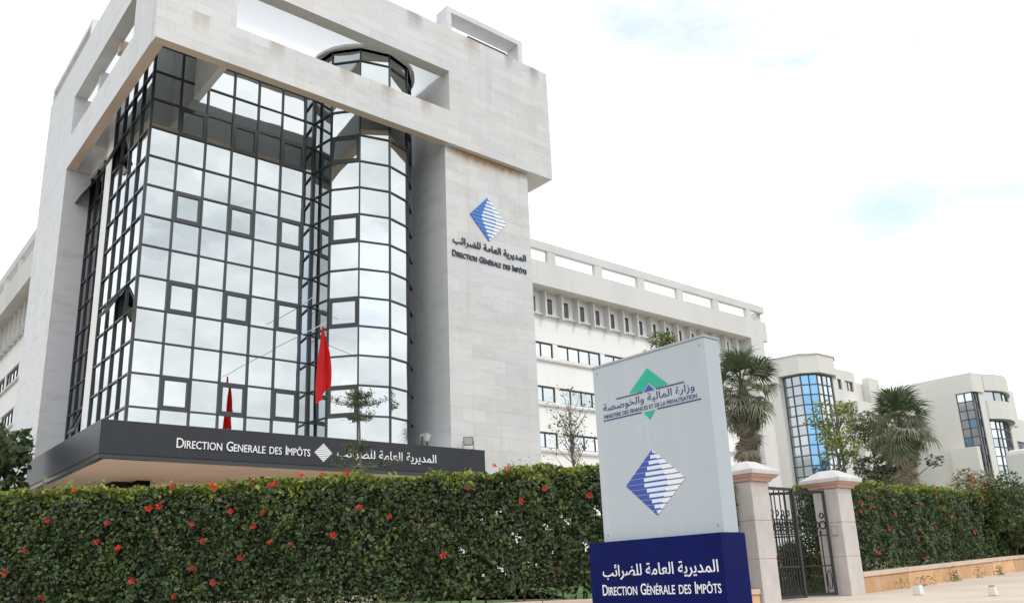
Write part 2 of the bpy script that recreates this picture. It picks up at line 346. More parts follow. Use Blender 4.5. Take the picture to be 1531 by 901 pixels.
# core behind the glass
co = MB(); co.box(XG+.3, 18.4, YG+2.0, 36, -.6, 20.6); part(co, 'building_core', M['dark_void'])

ROWS = [4.7] + [5.84 + 1.1*k for k in range(14)] + [ZO1+.06]
FL = MB()
curtain = part(FL, 'curtain_wall', M['black_frame']) if False else None
cw = bpy.data.objects.new('curtain_wall', None); COL.objects.link(cw); cw.parent = bld; BL.append(cw)
pane_cache = {}
def pane(P0, U, wd, z0, z1, m, tilt=.0055, parent=None, name='glass_pane', frame=False, openang=0):
    """pane from corner P0 along unit U, outward normal = U x Z rotated (right-hand: n = (Uy,-Ux))"""
    nrm = Vector((U[1], -U[0], 0)); Uv = Vector((U[0], U[1], 0)); h = z1-z0; e = .012
    key = (round(wd, 3), round(h, 3), round(U[0], 3), round(U[1], 3), m)
    if key not in pane_cache:
        mb = MB(); q = [Uv*s + Vector((0, 0, t)) for s, t in ((-wd/2+e, -h/2+e), (wd/2-e, -h/2+e), (wd/2-e, h/2-e), (-wd/2+e, h/2-e))]
        mb.hexa([x - nrm*.02 for x in q], list(q)); pane_cache[key] = mb.mesh(name, M[m])
    o = link(name, pane_cache[key], parent or cw); o.location = Vector((P0[0], P0[1], (z0+z1)/2)) + Uv*wd/2
    ax = Vector((random.gauss(0, tilt), random.gauss(0, tilt), random.gauss(0, tilt)))
    o.rotation_euler = ax
    if openang:
        R = Matrix.Rotation(openang, 4, Uv); top = Vector((0, 0, h/2))
        o.matrix_basis = Matrix.Translation(o.location + top) @ R @ Matrix.Translation(-top)
    if frame:
        fm = MB(); t = .125
        def fbox(s0, s1, t0, t1):
            b = [Uv*s + nrm*d + Vector((0, 0, z)) for z in (t0, t1) for s, d in ((s0, .05), (s1, .05), (s1, -.01), (s0, -.01))]; fm.hexa(b[:4], b[4:])
        fbox(-wd/2, wd/2, -h/2, -h/2+t); fbox(-wd/2, wd/2, h/2-t, h/2); fbox(-wd/2, -wd/2+t, -h/2+t, h/2-t); fbox(wd/2-t, wd/2, -h/2+t, h/2-t)
        fo = fm.obj('sash', M['black_frame'], parent or cw); fo.matrix_basis = o.matrix_basis if openang else Matrix.Translation(o.location)
    return o
def mull(P, Z0, Z1, nrm=(0, -1), wd=.062):
    mb = MB(); n = Vector((nrm[0], nrm[1], 0)); c = Vector((P[0], P[1], 0)) + n*.02
    mb.bar(c + Vector((0, 0, Z0)), c + Vector((0, 0, Z1)), wd, .09, up=(n.x, n.y, 0)); return mb.obj('mullion', M['black_frame'], cw)
def trans(P, Q, z, nrm, wd=.055):
    mb = MB(); n = Vector((nrm[0], nrm[1], 0))*.018; mb.bar(Vector((P[0], P[1], z))+n, Vector((Q[0], Q[1], z))+n, .062, wd); return mb.obj('transom', M['black_frame'], cw)
def glazing(pts, rows, m='mirror', sash=None, openset=None, tmat=None):
    """pts: plan polyline (left to right seen from outside)"""
    for i, (P, Q) in enumerate(zip(pts[:-1], pts[1:])):
        U = Vector((Q[0]-P[0], Q[1]-P[1])); wd = U.length; U /= wd; n = (U.y, -U.x)
        for r, (z0, z1) in enumerate(zip(rows[:-1], rows[1:])):
            op = (openset or {}).get((i, r), 0)
            pane(P, U, wd, z0, z1, m, frame=bool(op) or (sash is not None and sash(i, r)), openang=op)
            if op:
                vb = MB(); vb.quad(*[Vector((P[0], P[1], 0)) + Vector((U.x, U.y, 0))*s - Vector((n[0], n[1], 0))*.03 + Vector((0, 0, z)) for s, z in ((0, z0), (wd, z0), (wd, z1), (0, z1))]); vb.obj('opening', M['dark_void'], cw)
            if r: trans(P, Q, z0, n)
    for i, P in enumerate(pts):
        a = pts[max(i-1, 0)]; b = pts[min(i+1, len(pts)-1)]; d = Vector((b[0]-a[0], b[1]-a[1])).normalized(); mull(P, rows[0], rows[-1], (d.y, -d.x))
fsash = lambda i, r: i in (1, 3, 5) and r in (1, 4, 7, 10)
fx = [XG + (13.5-XG)*k/6 for k in range(7)]
glazing([(x, YG) for x in fx] + [(13.86, YG)], ROWS, sash=fsash)
cyl_c = (15.88, 27.42); cyl = [(cyl_c[0]+2.0*math.cos(math.radians(a)), cyl_c[1]+2.0*math.sin(math.radians(a))) for a in (172, 205, 238, 272, 303, 335, 367)]
glazing(cyl, ROWS, sash=lambda i, r: i == 1 and r in (1, 4, 7, 10))
D = math.radians
ly = [32.15 - (32.15-YG)*k/4 for k in range(5)]
glazing([(XG, y) for y in ly], ROWS, openset={(2, 4): D(-28), (0, 10): D(-20)})
rx = XG + .16
glazing([(rx, 36.0 - k*.97) for k in range(4)], ROWS[:13] + [17.2], m='mirror_dark', openset={(0, 10): D(-30), (2, 1): D(-20)})
pr = MB(); pr.box(XG-.05, XG+.5, 32.22, 33.06, -.6, ZO1+.02); pr.box(XG+.05, XG+.6, 33.06, 35.99, 17.2, ZO1+.02); part(pr, 'white_pier', M['plaster'])
for o_ in (XG,):
    cm = MB(); cm.box(XG-.06, XG+.02, YG-.06, YG+.02, 4.7, ZO1); cm.obj('mullion', M['black_frame'], cw)
# cylinder cap ring under the ceiling
cr = MB()
for P, Q in zip(cyl[:-1], cyl[1:]):
    U = Vector((Q[0]-P[0], Q[1]-P[1], 0)).normalized(); n = Vector((U.y, -U.x, 0)); cr.bar(Vector((*P, ZO1))+n*.03, Vector((*Q, ZO1))+n*.03, .12, .10)
cr.obj('head_ring', M['black_frame'], cw)
rm = MB(); ang = [D(a) for a in range(150, 390, 12)]
for a, b in zip(ang[:-1], ang[1:]):
    q = [(cyl_c[0]+r_*math.cos(t), cyl_c[1]+r_*math.sin(t)) for r_, t in ((1.7, a), (2.2, a), (2.2, b), (1.7, b))]; rm.hexa([(*p, ZO1-.05) for p in q], [(*p, ZO1+.07) for p in q])
part(rm, 'cylinder_eave', M['concrete'])

# canopy
CX0, CY0, CZ0, CZ1, CXE, CYE = 6.17, 24.5, 3.69, 4.75, 19.5, 33.5
ca = MB(); ca.box(CX0, CXE, CY0, CY0+.2, CZ0+.12, CZ1); ca.box(CX0, CX0+.2, CY0+.2, CYE, CZ0+.12, CZ1); ca.box(CXE-.2, CXE, CY0+.2, 25.1, CZ0+.12, CZ1)
canopy = part(ca, 'canopy_fascia', M['canopy'], bev=.01)
cl = MB(); cl.box(CX0+.03, CXE-.03, CY0+.03, CY0+.2, CZ0, CZ0+.12); cl.box(CX0+.03, CX0+.2, CY0+.2, CYE, CZ0, CZ0+.12); part(cl, 'canopy_edge', M['black_frame'])
ct = MB(); ct.box(CX0+.2, CXE-.2, CY0+.2, 28.7, CZ1-.22, CZ1-.05); ct.box(CX0+.2, 8.2, 28.7, CYE, CZ1-.22, CZ1-.05); part(ct, 'canopy_roof', M['white_paint'])
cs = MB(); cs.box(CX0+.2, CXE-.2, CY0+.2, 29.2, CZ0+.03, CZ0+.09); cs.box(CX0+.2, 8.6, 29.2, CYE, CZ0+.03, CZ0+.09); part(cs, 'canopy_soffit', M['soffit'])
gf = MB(); gf.box(9.0, 18.4, 28.8, 29.1, -.6, CZ0+.03); part(gf, 'ground_floor_wall', M['soffit'])

# ---- lettering
AR = {'ا': (0xFE8D, 0xFE8E, None, None), 'ل': (0xFEDD, 0xFEDE, 0xFEDF, 0xFEE0), 'م': (0xFEE1, 0xFEE2, 0xFEE3, 0xFEE4), 'د': (0xFEA9, 0xFEAA, None, None),
      'ي': (0xFEF1, 0xFEF2, 0xFEF3, 0xFEF4), 'ر': (0xFEAD, 0xFEAE, None, None), 'ة': (0xFE93, 0xFE94, None, None), 'ع': (0xFEC9, 0xFECA, 0xFECB, 0xFECC),
      'ض': (0xFEBD, 0xFEBE, 0xFEBF, 0xFEC0), 'ئ': (0xFE89, 0xFE8A, 0xFE8B, 0xFE8C), 'ب': (0xFE8F, 0xFE90, 0xFE91, 0xFE92), 'و': (0xFEED, 0xFEEE, None, None),
      'ز': (0xFEAF, 0xFEB0, None, None), 'خ': (0xFEA5, 0xFEA6, 0xFEA7, 0xFEA8), 'ص': (0xFEB9, 0xFEBA, 0xFEBB, 0xFEBC), 'ـ': (0x640, 0x640, 0x640, 0x640)}
def arabic(s):
    r = []
    for i, c in enumerate(s):
        if c not in AR: r.append(c); continue
        pv = i > 0 and s[i-1] in AR and AR[s[i-1]][2] is not None
        nx = i+1 < len(s) and s[i+1] in AR and AR[c][2] is not None
        f = AR[c]; r.append(chr(f[3] if pv and nx else f[1] if pv else f[2] if nx else f[0]))
    return ''.join(reversed(r))
def text_mesh(s, ext=.0, off=0.0):
    cu = bpy.data.curves.new('text', 'FONT'); cu.body = s; cu.size = 1; cu.extrude = ext; cu.offset = off; cu.resolution_u = 3
    o = bpy.data.objects.new('text', cu); COL.objects.link(o); dg = bpy.context.evaluated_depsgraph_get(); dg.update()
    me = bpy.data.meshes.new_from_object(o.evaluated_get(dg)); bpy.data.objects.remove(o); return me
def lay(me, T):
    co_ = np.empty(len(me.vertices)*3, np.float32); me.vertices.foreach_get('co', co_); co_ = co_.reshape(-1, 3); return co_
def wash_mat(name, col, amount):
    m = bpy.data.materials.new(name); m.use_nodes = True; t = m.node_tree; b = t.nodes['Principled BSDF']; b.inputs['Base Color'].default_value = (*col, 1); b.inputs['Roughness'].default_value = .8
    tc_ = t.nodes.new('ShaderNodeTexCoord'); sp = t.nodes.new('ShaderNodeSeparateXYZ'); t.links.new(tc_.outputs['Generated'], sp.inputs[0])
    def mth(op, a, b_=None):
        n = t.nodes.new('ShaderNodeMath'); n.operation = op
        for i, v in enumerate((a, b_)):
            if v is None: continue
            if isinstance(v, (int, float)): n.inputs[i].default_value = v
            else: t.links.new(v, n.inputs[i])
        return n.outputs[0]
    mp_ = t.nodes.new('ShaderNodeMapping'); mp_.inputs['Scale'].default_value = (7, 7, 1.2); gg = t.nodes.new('ShaderNodeNewGeometry'); t.links.new(gg.outputs['Position'], mp_.inputs[0])
    nn = t.nodes.new('ShaderNodeTexNoise'); nn.inputs['Scale'].default_value = .6; nn.inputs['Detail'].default_value = 5; t.links.new(mp_.outputs[0], nn.inputs['Vector'])
    fz = mth('POWER', sp.outputs['Z'], 1.6); ex = mth('SUBTRACT', sp.outputs['X'], .5); ex = mth('MULTIPLY', ex, ex); ex = mth('MULTIPLY', ex, 4.0); ex = mth('SUBTRACT', 1.0, ex)
    f = mth('MULTIPLY', mth('MULTIPLY', fz, ex), mth('MULTIPLY', nn.outputs['Fac'], amount*2)); tr = t.nodes.new('ShaderNodeBsdfTransparent'); ms = t.nodes.new('ShaderNodeMixShader')
    cl = mth('MINIMUM', f, .85); t.links.new(cl, ms.inputs[0]); t.links.new(tr.outputs[0], ms.inputs[1]); t.links.new(b.outputs[0], ms.inputs[2]); t.links.new(ms.outputs[0], t.nodes['Material Output'].inputs['Surface']); return m
M['rust_wash'] = wash_mat('rust_wash', (.50, .27, .12), 1.1); M['soft_wash'] = wash_mat('soft_wash', (.52, .40, .27), .42); M['grime_wash'] = wash_mat('grime_wash', (.30, .29, .28), .4)
def wash(x0, x1, y, z0, z1, m, parent):
    mb = MB(); mb.quad((x0, y, z0), (x1, y, z0), (x1, y, z1), (x0, y, z1)); return mb.obj('rust_stain', M[m], parent)
def place_text(s, O, U, V, wd, ht, m, parent, name='lettering', ext=.01, smallcaps=False, off=0.0):
    """fit text into wd x ht at O (lower-left), axes U (right), V (up); ext = thickness"""
    O, U, V = Vector(O), Vector(U), Vector(V); nrm = U.cross(V); parts_ = []
    if smallcaps:
        x = 0; runs = []
        for word in s.split(' '):
            if word.islower(): runs.append((word.upper(), .78)); runs.append((' ', 1)); continue
            runs.append((word[0], 1.0)); runs.append((word[1:].upper(), .78)); runs.append((' ', 1))
        for t, k in runs:
            if t == ' ': x += .34; continue
            me = text_mesh(t, ext=.02, off=off); c = lay(me, None)*np.array([k, k, 1]); 
            c[:, 0] -= c[:, 0].min() if len(c) else 0
            parts_.append((me, c + np.array([x, 0, 0]))); x += c[:, 0].max() + .075
    else:
        me = text_mesh(s, ext=.02, off=off); parts_ = [(me, lay(me, None))]
    allc = np.concatenate([c for _, c in parts_]); mn = allc.min(0); mxx = allc.max(0)
    vs, fs = [], []
    for me, c in parts_:
        n0 = len(vs)
        for p in c:
            a = (p[0]-mn[0])/(mxx[0]-mn[0])*wd; b = (p[1]-mn[1])/(mxx[1]-mn[1])*ht; d = (p[2]+.02)/.04*ext
            vs.append(tuple(O + U*a + V*b + nrm*d))
        fs += [tuple(n0+i for i in pl.vertices) for pl in me.polygons]; bpy.data.meshes.remove(me)
    # one object per letter: group faces that share a vertex position
    key = {}; idx = [key.setdefault(tuple(round(q, 4) for q in v), len(key)) for v in vs]; par = list(range(len(key)))
    def root_(i):
        while par[i] != i: par[i] = par[par[i]]; i = par[i]
        return i
    for f in fs:
        for i in f[1:]: par[root_(idx[i])] = root_(idx[f[0]])
    groups = {}
    for f in fs: groups.setdefault(root_(idx[f[0]]), []).append(f)
    for g_ in groups.values():
        used = sorted({i for f in g_ for i in f}); mp_ = {i: k for k, i in enumerate(used)}
        me = bpy.data.meshes.new('letter'); me.from_pydata([vs[i] for i in used], [], [tuple(mp_[i] for i in f) for f in g_]); me.materials.append(M[m]); me.update(); link('letter', me, parent)
AGI = arabic('المديرية العامة للضرائب')
X1, Y1n, Z1v = (1, 0, 0), (0, -1, 0), (0, 0, 1)
place_text('Direction Generale des Impôts', (8.22, CY0-.002, 4.085), X1, Z1v, 4.18, .29, 'print_white', canopy, ext=.03, smallcaps=True)
place_text(AGI, (13.35, CY0-.002, 4.05), X1, Z1v, 3.92, .40, 'print_white', canopy, ext=.03)
place_text(AGI, (18.72, 25.142, 13.03), X1, Z1v, 3.86, .40, 'letter_dark', pylon, ext=.04, off=.01)
place_text('Direction Générale des Impôts', (18.68, 25.142, 12.54), X1, Z1v, 3.90, .27, 'letter_dark', pylon, ext=.04, smallcaps=True, off=.012)
def emblem(C, U, V, hw, hh, parent, mats, n=12, th=.012, white_only=False, name='emblem'):
    """striped stepped diamond: blue steps at left, pale bars at right"""
    C, U, V = Vector(C), Vector(U), Vector(V); nr = U.cross(V); bl, pa, wh = MB(), MB(), MB()
    def band(mb, v0, v1, xa, xb):
        pts = []
        for v, xs in ((v0, 0), (v1, 1)):
            e = 1-abs(v); l, r = -e, e; a = max(l, min(r, xa)); b = max(l, min(r, xb)); pts.append((a, b, v))
        (a0, b0, q0), (a1, b1, q1) = pts
        if max(b0-a0, b1-a1) < .012: return
        P = [C + U*hw*x + V*hh*y for x, y in ((a0, q0), (b0, q0), (b1, q1), (a1, q1))]
        mb.hexa(P, [p + nr*th for p in P])
    for i in range(n):
        v0 = -1 + 2*i/n; h = 2/n; vm = v0+h/2; k = 1-abs(vm)
        x1 = .03 - .42*k; x2 = .03 + .42*k
        if white_only: band(wh, v0+h*.30, v0+h, -2, 2); continue
        band(bl, v0+h*.06, v0+h*.94, -2, x1); band(bl, v0+h*.06, v0+h*.30, x1+1e-4, x2); band(bl, v0+h*.06, v0+h*.15, x2+1e-4, 2)
        band(pa, v0+h*.32, v0+h*.94, x1+1e-4, x2); band(wh, v0+h*.17, v0+h*.94, x2+1e-4, 2)
    for mb, m, nm in ((bl, mats[0], name+'_stripes'), (pa, mats[1], name+'_bars'), (wh, mats[2], name+'_bars')):
        if mb.f: mb.obj(nm, M[m], parent)
emblem((12.87, CY0-.002, 4.24), X1, Z1v, .32, .30, canopy, ('print_white',)*3, n=10, white_only=True)
emblem((20.59, 25.142, 14.58), X1, Z1v, .97, .99, pylon, ('logo_blue', 'print_pale', 'print_white'), n=12, th=.03)
# stain under the frame: weathered marble tint as its own thin face
wash(18.45, 22.9, 25.136, ZS-.62, ZS-.004, 'rust_wash', pylon)
wash(19.3, 20.3, YB-.008, 21.6, ZT, 'soft_wash', front_frame)
for x_, w_, z_ in ((8.9, .8, 21.9), (12.6, .5, 22.2), (16.4, .9, 21.7), (21.6, .6, 21.8), (23.1, .7, 21.5)): wash(x_, x_+w_, YB-.008, z_, ZT, 'grime_wash', front_frame)
for x_ in (7.9, 10.6, 13.4, 15.2, 17.0): wash(x_, x_+.7, YB-.008, ZO0-.9, ZO0, 'soft_wash', front_frame)

# ---- wings
def wing(T, u0, u1, uend, top_off, label, right=True):
    """T(u, d, z): d=0 parapet face, d>0 into the building"""
    wl = MB(); lbox(wl, T, u0, u1, 1.0, 12, -.6, 12.0); 
    # wall pieces between strips
    wl = MB()
    strips = [(12.22, 13.1), (9.62, 10.53), (7.02, 7.91), (4.4, 5.3)]
    zc = -.6
    for z0, z1 in sorted(strips): lbox(wl, T, u0, uend, 1.0, 1.25, zc, z0); zc = z1
    lbox(wl, T, u0, uend, 1.0, 1.25, zc, 16.1)
    lbox(wl, T, u0, u1, 1.28, 12, -.6, 17.2)
    part(wl, 'wing_wall', M['plaster'])
    pa = MB(); lbox(pa, T, u0, u1, 0, .3, 16.1, 17.55); lbox(pa, T, u0, u1, .3, 1.3, 16.1, 16.3); lbox(pa, T, uend, u1-.55, 0, 1.3, -.6, 16.1); lbox(pa, T, u1-.5, u1, .35, 1.6, -.6, 18.4)
    par = part(pa, 'parapet', M['concrete'])
    rl = MB(); lbox(rl, T, u0, u1, .02, .32, 18.28, 18.77); part(rl, 'roof_rail', M['concrete'])
    k = 0; u = 32.02 - 3.88*2 if right else u0+2.0
    while u < u1:
        if u > u0: po = MB(); lbox(po, T, u-.62, u, .04, .30, 17.55, 18.28); part(po, 'rail_post', M['concrete'])
        u += 3.88
    u = 31.62 - 1.316*4 if right else u0+.6
    me_f = me_l = None
    while u < uend - .1:
        if u > u0:
            f = MB(); lbox(f, T, u-.13, u, .55, 1.0, 14.5, 16.1); part(f, 'fin', M['concrete'])
            if u + 1.2 < uend+.3:
                l = MB(); lbox(l, T, u+.002, u+1.18, .78, 1.0, 14.66, 14.75); part(l, 'fin_ledge', M['concrete'])
                wn = MB(); lbox(wn, T, u+.16, u+.80, .985, 1.0, 14.83, 15.77); part(wn, 'slot_window', M['win_dark'])
        u += 1.316
    for (z0, z1) in strips[:3]:
        sb = MB(); lbox(sb, T, u0, uend, .86, 1.0, z0-.25, z0-.13); part(sb, 'window_sill', M['concrete'])
        g0 = 32.71 - 3.92*2 if right else u0+.3
        while g0 < uend - 2:
            ua, ub = max(g0, u0), min(g0+3.55, uend-.2)
            if ub - ua > .8 and (not right or ua < 41) and (right or ua < 62):
                wf = MB(); t = .05
                lbox(wf, T, ua, ub, 1.10, 1.16, z0, z0+t); lbox(wf, T, ua, ub, 1.10, 1.16, z1-.09, z1)
                npn = max(1, round((ub-ua)/.885)); ws = (ub-ua)/npn
                for q in range(npn+1):
                    c = ua+q*ws; lbox(wf, T, c-.03 if q else c, c+.03 if q < npn else c, 1.09, 1.17, z0+t, z1-.09)
                win = part(wf, 'strip_window', M['black_frame'])
                for q in range(npn):
                    pm = MB(); lbox(pm, T, ua+q*ws+.032, ua+(q+1)*ws-.032, 1.13, 1.15, z0+t, z1-.09); pm.obj('window_pane', M['win_clear'], win)
                if ub < uend - .3:
                    pi = MB(); lbox(pi, T, ub, ub+.37, 1.03, 1.24, z0, z1); part(pi, 'window_pier', M['plaster'])
            g0 += 3.92
RW = lambda u, d, z: (u, 33 + d, z)
LW = lambda u, d, z: (7.75 + d, u, z)
wing(RW, 23.2, 53.05, 50.93, 0, '')
wing(LW, 41.05, 78.0, 76.5, 0, '', right=False)
for o in BL: o.location = o.location - bld.location

# ------------------------------------------------------------------ flag and floodlights
fg = thing('flag', 'limp red flag hanging from a slanted white pole above the dark canopy', 'flag', (13.45, 27.55, 9.1))
fp = MB(); fp.tube([(13.5, 27.6, 9.05), (12.42, 23.75, 8.25+.06), (12.36, 23.5, 8.26)], .014); fp.obj('flag_pole', M['pole'], fg)
fv, ff = [], []
nu, nv = 14, 22
for j in range(nv+1):
    t = j/nv
    for i in range(nu+1):
        s = i/nu; wdt = .06 + .40*min(1, t*1.3)**.8; fold = (.11*math.sin(s*10.0+t*2.2) + .05*math.sin(s*21+t*5))*min(1, t*2+.2)
        fv.append((12.42 + (s-.35)*wdt*.88 + .02*math.sin(t*5+s*4), 23.85 - (s-.5)*wdt*.12 + fold, 8.23 - t*(2.0 + .55*(1-s)) - .05*math.sin(s*7)*t))
for j in range(nv):
    for i in range(nu):
        a = j*(nu+1)+i; ff.append((a, a+1, a+nu+2, a+nu+1))
me = bpy.data.meshes.new('cloth'); me.from_pydata(fv, [], ff); me.materials.append(M['red_cloth']); me.polygons.foreach_set('use_smooth', [True]*len(ff)); me.update(); link('cloth', me, fg)
settle(fg)
fp = MB(); fp.tube([(13.5, 27.6, 10.2), (13.0, 25.8, 9.9)], .014); o = fp.obj('bare_flag_pole', M['pole']); tag(o, 'bare white flag pole slanting out of the glass above the red flag', 'flag pole')
def flood(x, y, z, label, m, rot):
    r = thing('floodlight', label, 'floodlight', (x, y, z), 'floodlights standing on the canopy'); r.rotation_euler.z = rot
    b = MB(); b.hexa([(-.17, -.10, .16), (.17, -.10, .16), (.13, .12, .20), (-.13, .12, .20)], [(-.19, -.18, .46), (.19, -.18, .46), (.15, .10, .42), (-.15, .10, .42)]); b.obj('lamp_head', M[m], r, bev=.01)
    g_ = MB(); g_.hexa([(-.15, -.118, .19), (.15, -.118, .19), (.15, -.11, .19), (-.15, -.11, .19)], [(-.16, -.178, .43), (.16, -.178, .43), (.16, -.17, .43), (-.16, -.17, .43)]); g_.obj('lamp_glass', M['lamp_glass'], r)
    s_ = MB(); s_.box(-.21, -.19, -.03, .03, .02, .34); s_.box(.19, .21, -.03, .03, .02, .34); s_.box(-.21, .21, -.04, .04, 0, .03); s_.obj('stirrup', M['lamp_black'], r)
flood(16.95, 24.72, CZ1, 'pale grey floodlight on the canopy in front of the glass cylinder', 'lamp_grey', .5)
flood(18.9, 24.72, CZ1, 'dark floodlight on the canopy in front of the marble pylon', 'lamp_black', -.6)

# ------------------------------------------------------------------ street sign
sg = thing('sign', 'tall grey tax office sign with green and blue emblems on a navy base', 'sign', (7.2, 6.1, -.6))
b = MB(); b.box(7.1, 7.52, 5.22, 7.06, -.6, .39); base = b.obj('sign_base', M['sign_blue'], sg, bev=.006)
b = MB(); b.box(7.102, 7.518, 5.208, 5.219, -.6, .37); b.box(7.096, 7.099, 5.215, 5.223, -.6, .39, )
p = MB(); p.box(7.2, 7.45, 5.243, 6.905, .39, 2.43); panel = p.obj('sign_panel', M['sign_grey'], sg, bev=.006)
p = MB(); p.box(7.19, 7.46, 5.235, 6.915, 2.43, 2.455); p.obj('top_trim', M['sign_edge'], sg)
for yy, zz in ((6.84, 2.36), (5.31, 2.36), (6.84, .47), (5.31, .47)):
    sc_ = MB(); sc_.tube([(7.2, yy, zz), (7.193, yy, zz)], .012, 8); sc_.obj('screw', M['sign_edge'], panel)
UY = (0, -1, 0); SX = 7.2-.002
def flat(poly, m, parent, name, th=.003, x=SX):
    mb = MB(); P = [Vector((x, y, z)) for y, z in poly]; Q = [q + Vector((-th, 0, 0)) for q in P]; n = len(P)
    mb.v = [tuple(v) for v in P+Q]; mb.f = [tuple(range(n, 2*n))] + [(i, (i+1) % n, n+(i+1) % n, n+i) for i in range(n)]; mb.m = [0]*len(mb.f); return mb.obj(name, M[m], parent)
flat([(6.055, 2.262), (5.775, 2.022), (5.96, 2.010), (6.05, 2.095), (6.14, 2.010), (6.345, 2.028)][::1], 'print_green', panel, 'emblem_chevron')
flat([(6.05, 2.072), (5.975, 1.995), (6.13, 1.995)], 'print_blue', panel, 'emblem_triangle')
flat([(6.155, 1.772), (5.985, 1.772), (6.07, 1.675)], 'print_green', panel, 'emblem_triangle')
for y0, y1, z in ((6.55, 6.15, 2.000), (5.945, 5.555, 2.000), (6.775, 6.185, 1.776), (5.955, 5.355, 1.776)):
    flat([(y0, z-.007), (y1, z-.007), (y1, z+.007), (y0, z+.007)], 'print_navy', panel, 'rule')
place_text(arabic('وزارة المالية والخوصصة'), (SX, 6.77, 1.862), UY, Z1v, 1.345, .112, 'print_navy', panel, ext=.003, name='lettering')
place_text('MINISTERE DES FINANCES ET DE LA PRIVATISATION', (SX, 6.765, 1.797), UY, Z1v, 1.36, .046, 'print_navy', panel, ext=.003, name='lettering')
emblem((SX, 6.08, .985), UY, Z1v, .425, .36, panel, ('print_blue', 'print_pale', 'print_white'), n=12, th=.003)
BX = 7.1-.002
place_text(AGI, (BX, 6.86, -.025), UY, Z1v, 1.58, .165, 'print_white', base, ext=.003, off=.008)
place_text('Direction Générale des Impôts', (BX, 6.88, -.19), UY, Z1v, 1.61, .118, 'print_white', base, ext=.003, smallcaps=True, off=.008)
settle(sg)

# ------------------------------------------------------------------ gate
def pillar(x0, y0, wx, wy, z0, label, box=False):
    r = thing('gate_pillar', label, 'gate pillar', (x0+wx/2, y0+wy/2, z0), 'stone pillars of the garden gate')
    zt = 1.76; hs = [z0, z0+.85, z0+1.60, zt]
    for i, (a, c) in enumerate(zip(hs[:-1], hs[1:])):
        b = MB(); e = .0; b.box(x0+e, x0+wx-e, y0+e, y0+wy-e, a+.004, c-.004); b.obj('stone_block', M['pillar_stone'], r, bev=.012)
    j = MB(); j.box(x0+.012, x0+wx-.012, y0+.012, y0+wy-.012, z0, zt+.02); j.obj('mortar', M['cap_pink'], r)
    cx, cy = x0+wx/2, y0+wy/2
    def ring(h1, h2, z1, z2, nm, m):
        b = MB(); hx1, hx2, hy1, hy2 = wx/2+h1, wx/2+h2, wy/2+h1, wy/2+h2
        b.hexa([(cx-hx1, cy-hy1, z1), (cx+hx1, cy-hy1, z1), (cx+hx1, cy+hy1, z1), (cx-hx1, cy+hy1, z1)], [(cx-hx2, cy-hy2, z2), (cx+hx2, cy-hy2, z2), (cx+hx2, cy+hy2, z2), (cx-hx2, cy+hy2, z2)]); b.obj(nm, M[m], r, bev=.008)
    ring(.05, .09, zt, zt+.07, 'cap_moulding', 'cap_pink'); ring(.12, .17, zt+.07, zt+.13, 'cap_moulding', 'cap_pink'); ring(.20, .20, zt+.13, zt+.21, 'cap', 'cap_top'); ring(.20, -.14, zt+.21, zt+.42, 'cap', 'cap_top')
    if box:
        b = MB(); b.box(x0-.03, x0, y0+.12, y0+.26, z0+1.32, z0+1.52); b.obj('intercom', M['lamp_grey'], r, bev=.005)
        b = MB(); b.box(x0-.034, x0-.03, y0+.135, y0+.245, z0+1.34, z0+1.50); b.obj('intercom_face', M['pillar_stone'], r)
    settle(r); return r
pillar(14.72, 9.95, .60, .50, -.62, 'pinkish stone gate pillar with pyramid cap directly behind the grey sign')
pillar(18.14, 10.01, .62, .62, -.61, 'pinkish stone gate pillar with a small intercom box, beside the right hedge', box=True)
def gate_leaf(label, hinge, direction, wd, z0, z1, flip=False):
    r = thing('gate_leaf', label, 'gate', hinge, 'wrought iron leaves of the garden gate')
    f = MB(); s = .055
    f.box(0, s, -.025, .025, z0, z1); f.box(wd-s*1.4, wd, -.03, .03, z0, z1); f.box(s, wd-s, -.02, .02, z1-.06, z1); f.box(s, wd-s, -.02, .02, z0, z0+.06); f.obj('gate_frame', M['iron'], r)
    for zr in (.62, 1.28):
        rl = MB(); rl.box(s, wd-s, -.012, .012, z0+zr, z0+zr+.03); rl.obj('gate_rail', M['iron'], r)
    n = 11; me_b = None
    for k in range(1, n):
        x = s + (wd-2*s)*k/n; b = MB(); b.tube([(x, 0, z0+.05), (x, 0, z0+1.30 if k % 2 else z1-.05)], .014, 5); b.obj('bar', M['iron'], r)
        if k % 2: 
            t = MB(); t.tube([(x, 0, z0+1.30), (x, 0, z0+1.36), (x, 0, z0+1.44)], [.014, .034, .004], 5); t.obj('finial', M['iron'], r)
    for zc, rr in ((z0+1.52, .085), (z0+1.73, .055)):
        for k in range(n):
            x = s + (wd-2*s)*(k+.5)/n
            if rr < .06 and k % 2: continue
            t = MB(); t.tube([(x+rr*math.cos(a)*.8, 0, zc+rr*math.sin(a)) for a in np.linspace(0, 5.2 if k % 2 else 6.4, 12)], .017, 4); t.obj('scroll', M['iron'], r)
    for k in range(0, n, 2):
        x = s + (wd-2*s)*(k+.5)/n; t = MB(); t.tube([(x+.05*math.cos(a), 0, z0+.33+.2*math.sin(a)) for a in np.linspace(0, 6.3, 12)], .011, 4); t.obj('scroll', M['iron'], r)
    r.rotation_euler.z = direction
    return r
gate_leaf('closed black wrought iron gate leaf hung on the pillar behind the sign', (15.36, 10.16, 0), 0.0, 1.20, -.57, 1.70)
gate_leaf('black wrought iron gate leaf swung inward from the pillar with the intercom', (18.06, 10.30, 0), D(180-40), 1.72, -.57, 1.72)
tag(MB().obj('x', M['iron']), 'x') if False else None

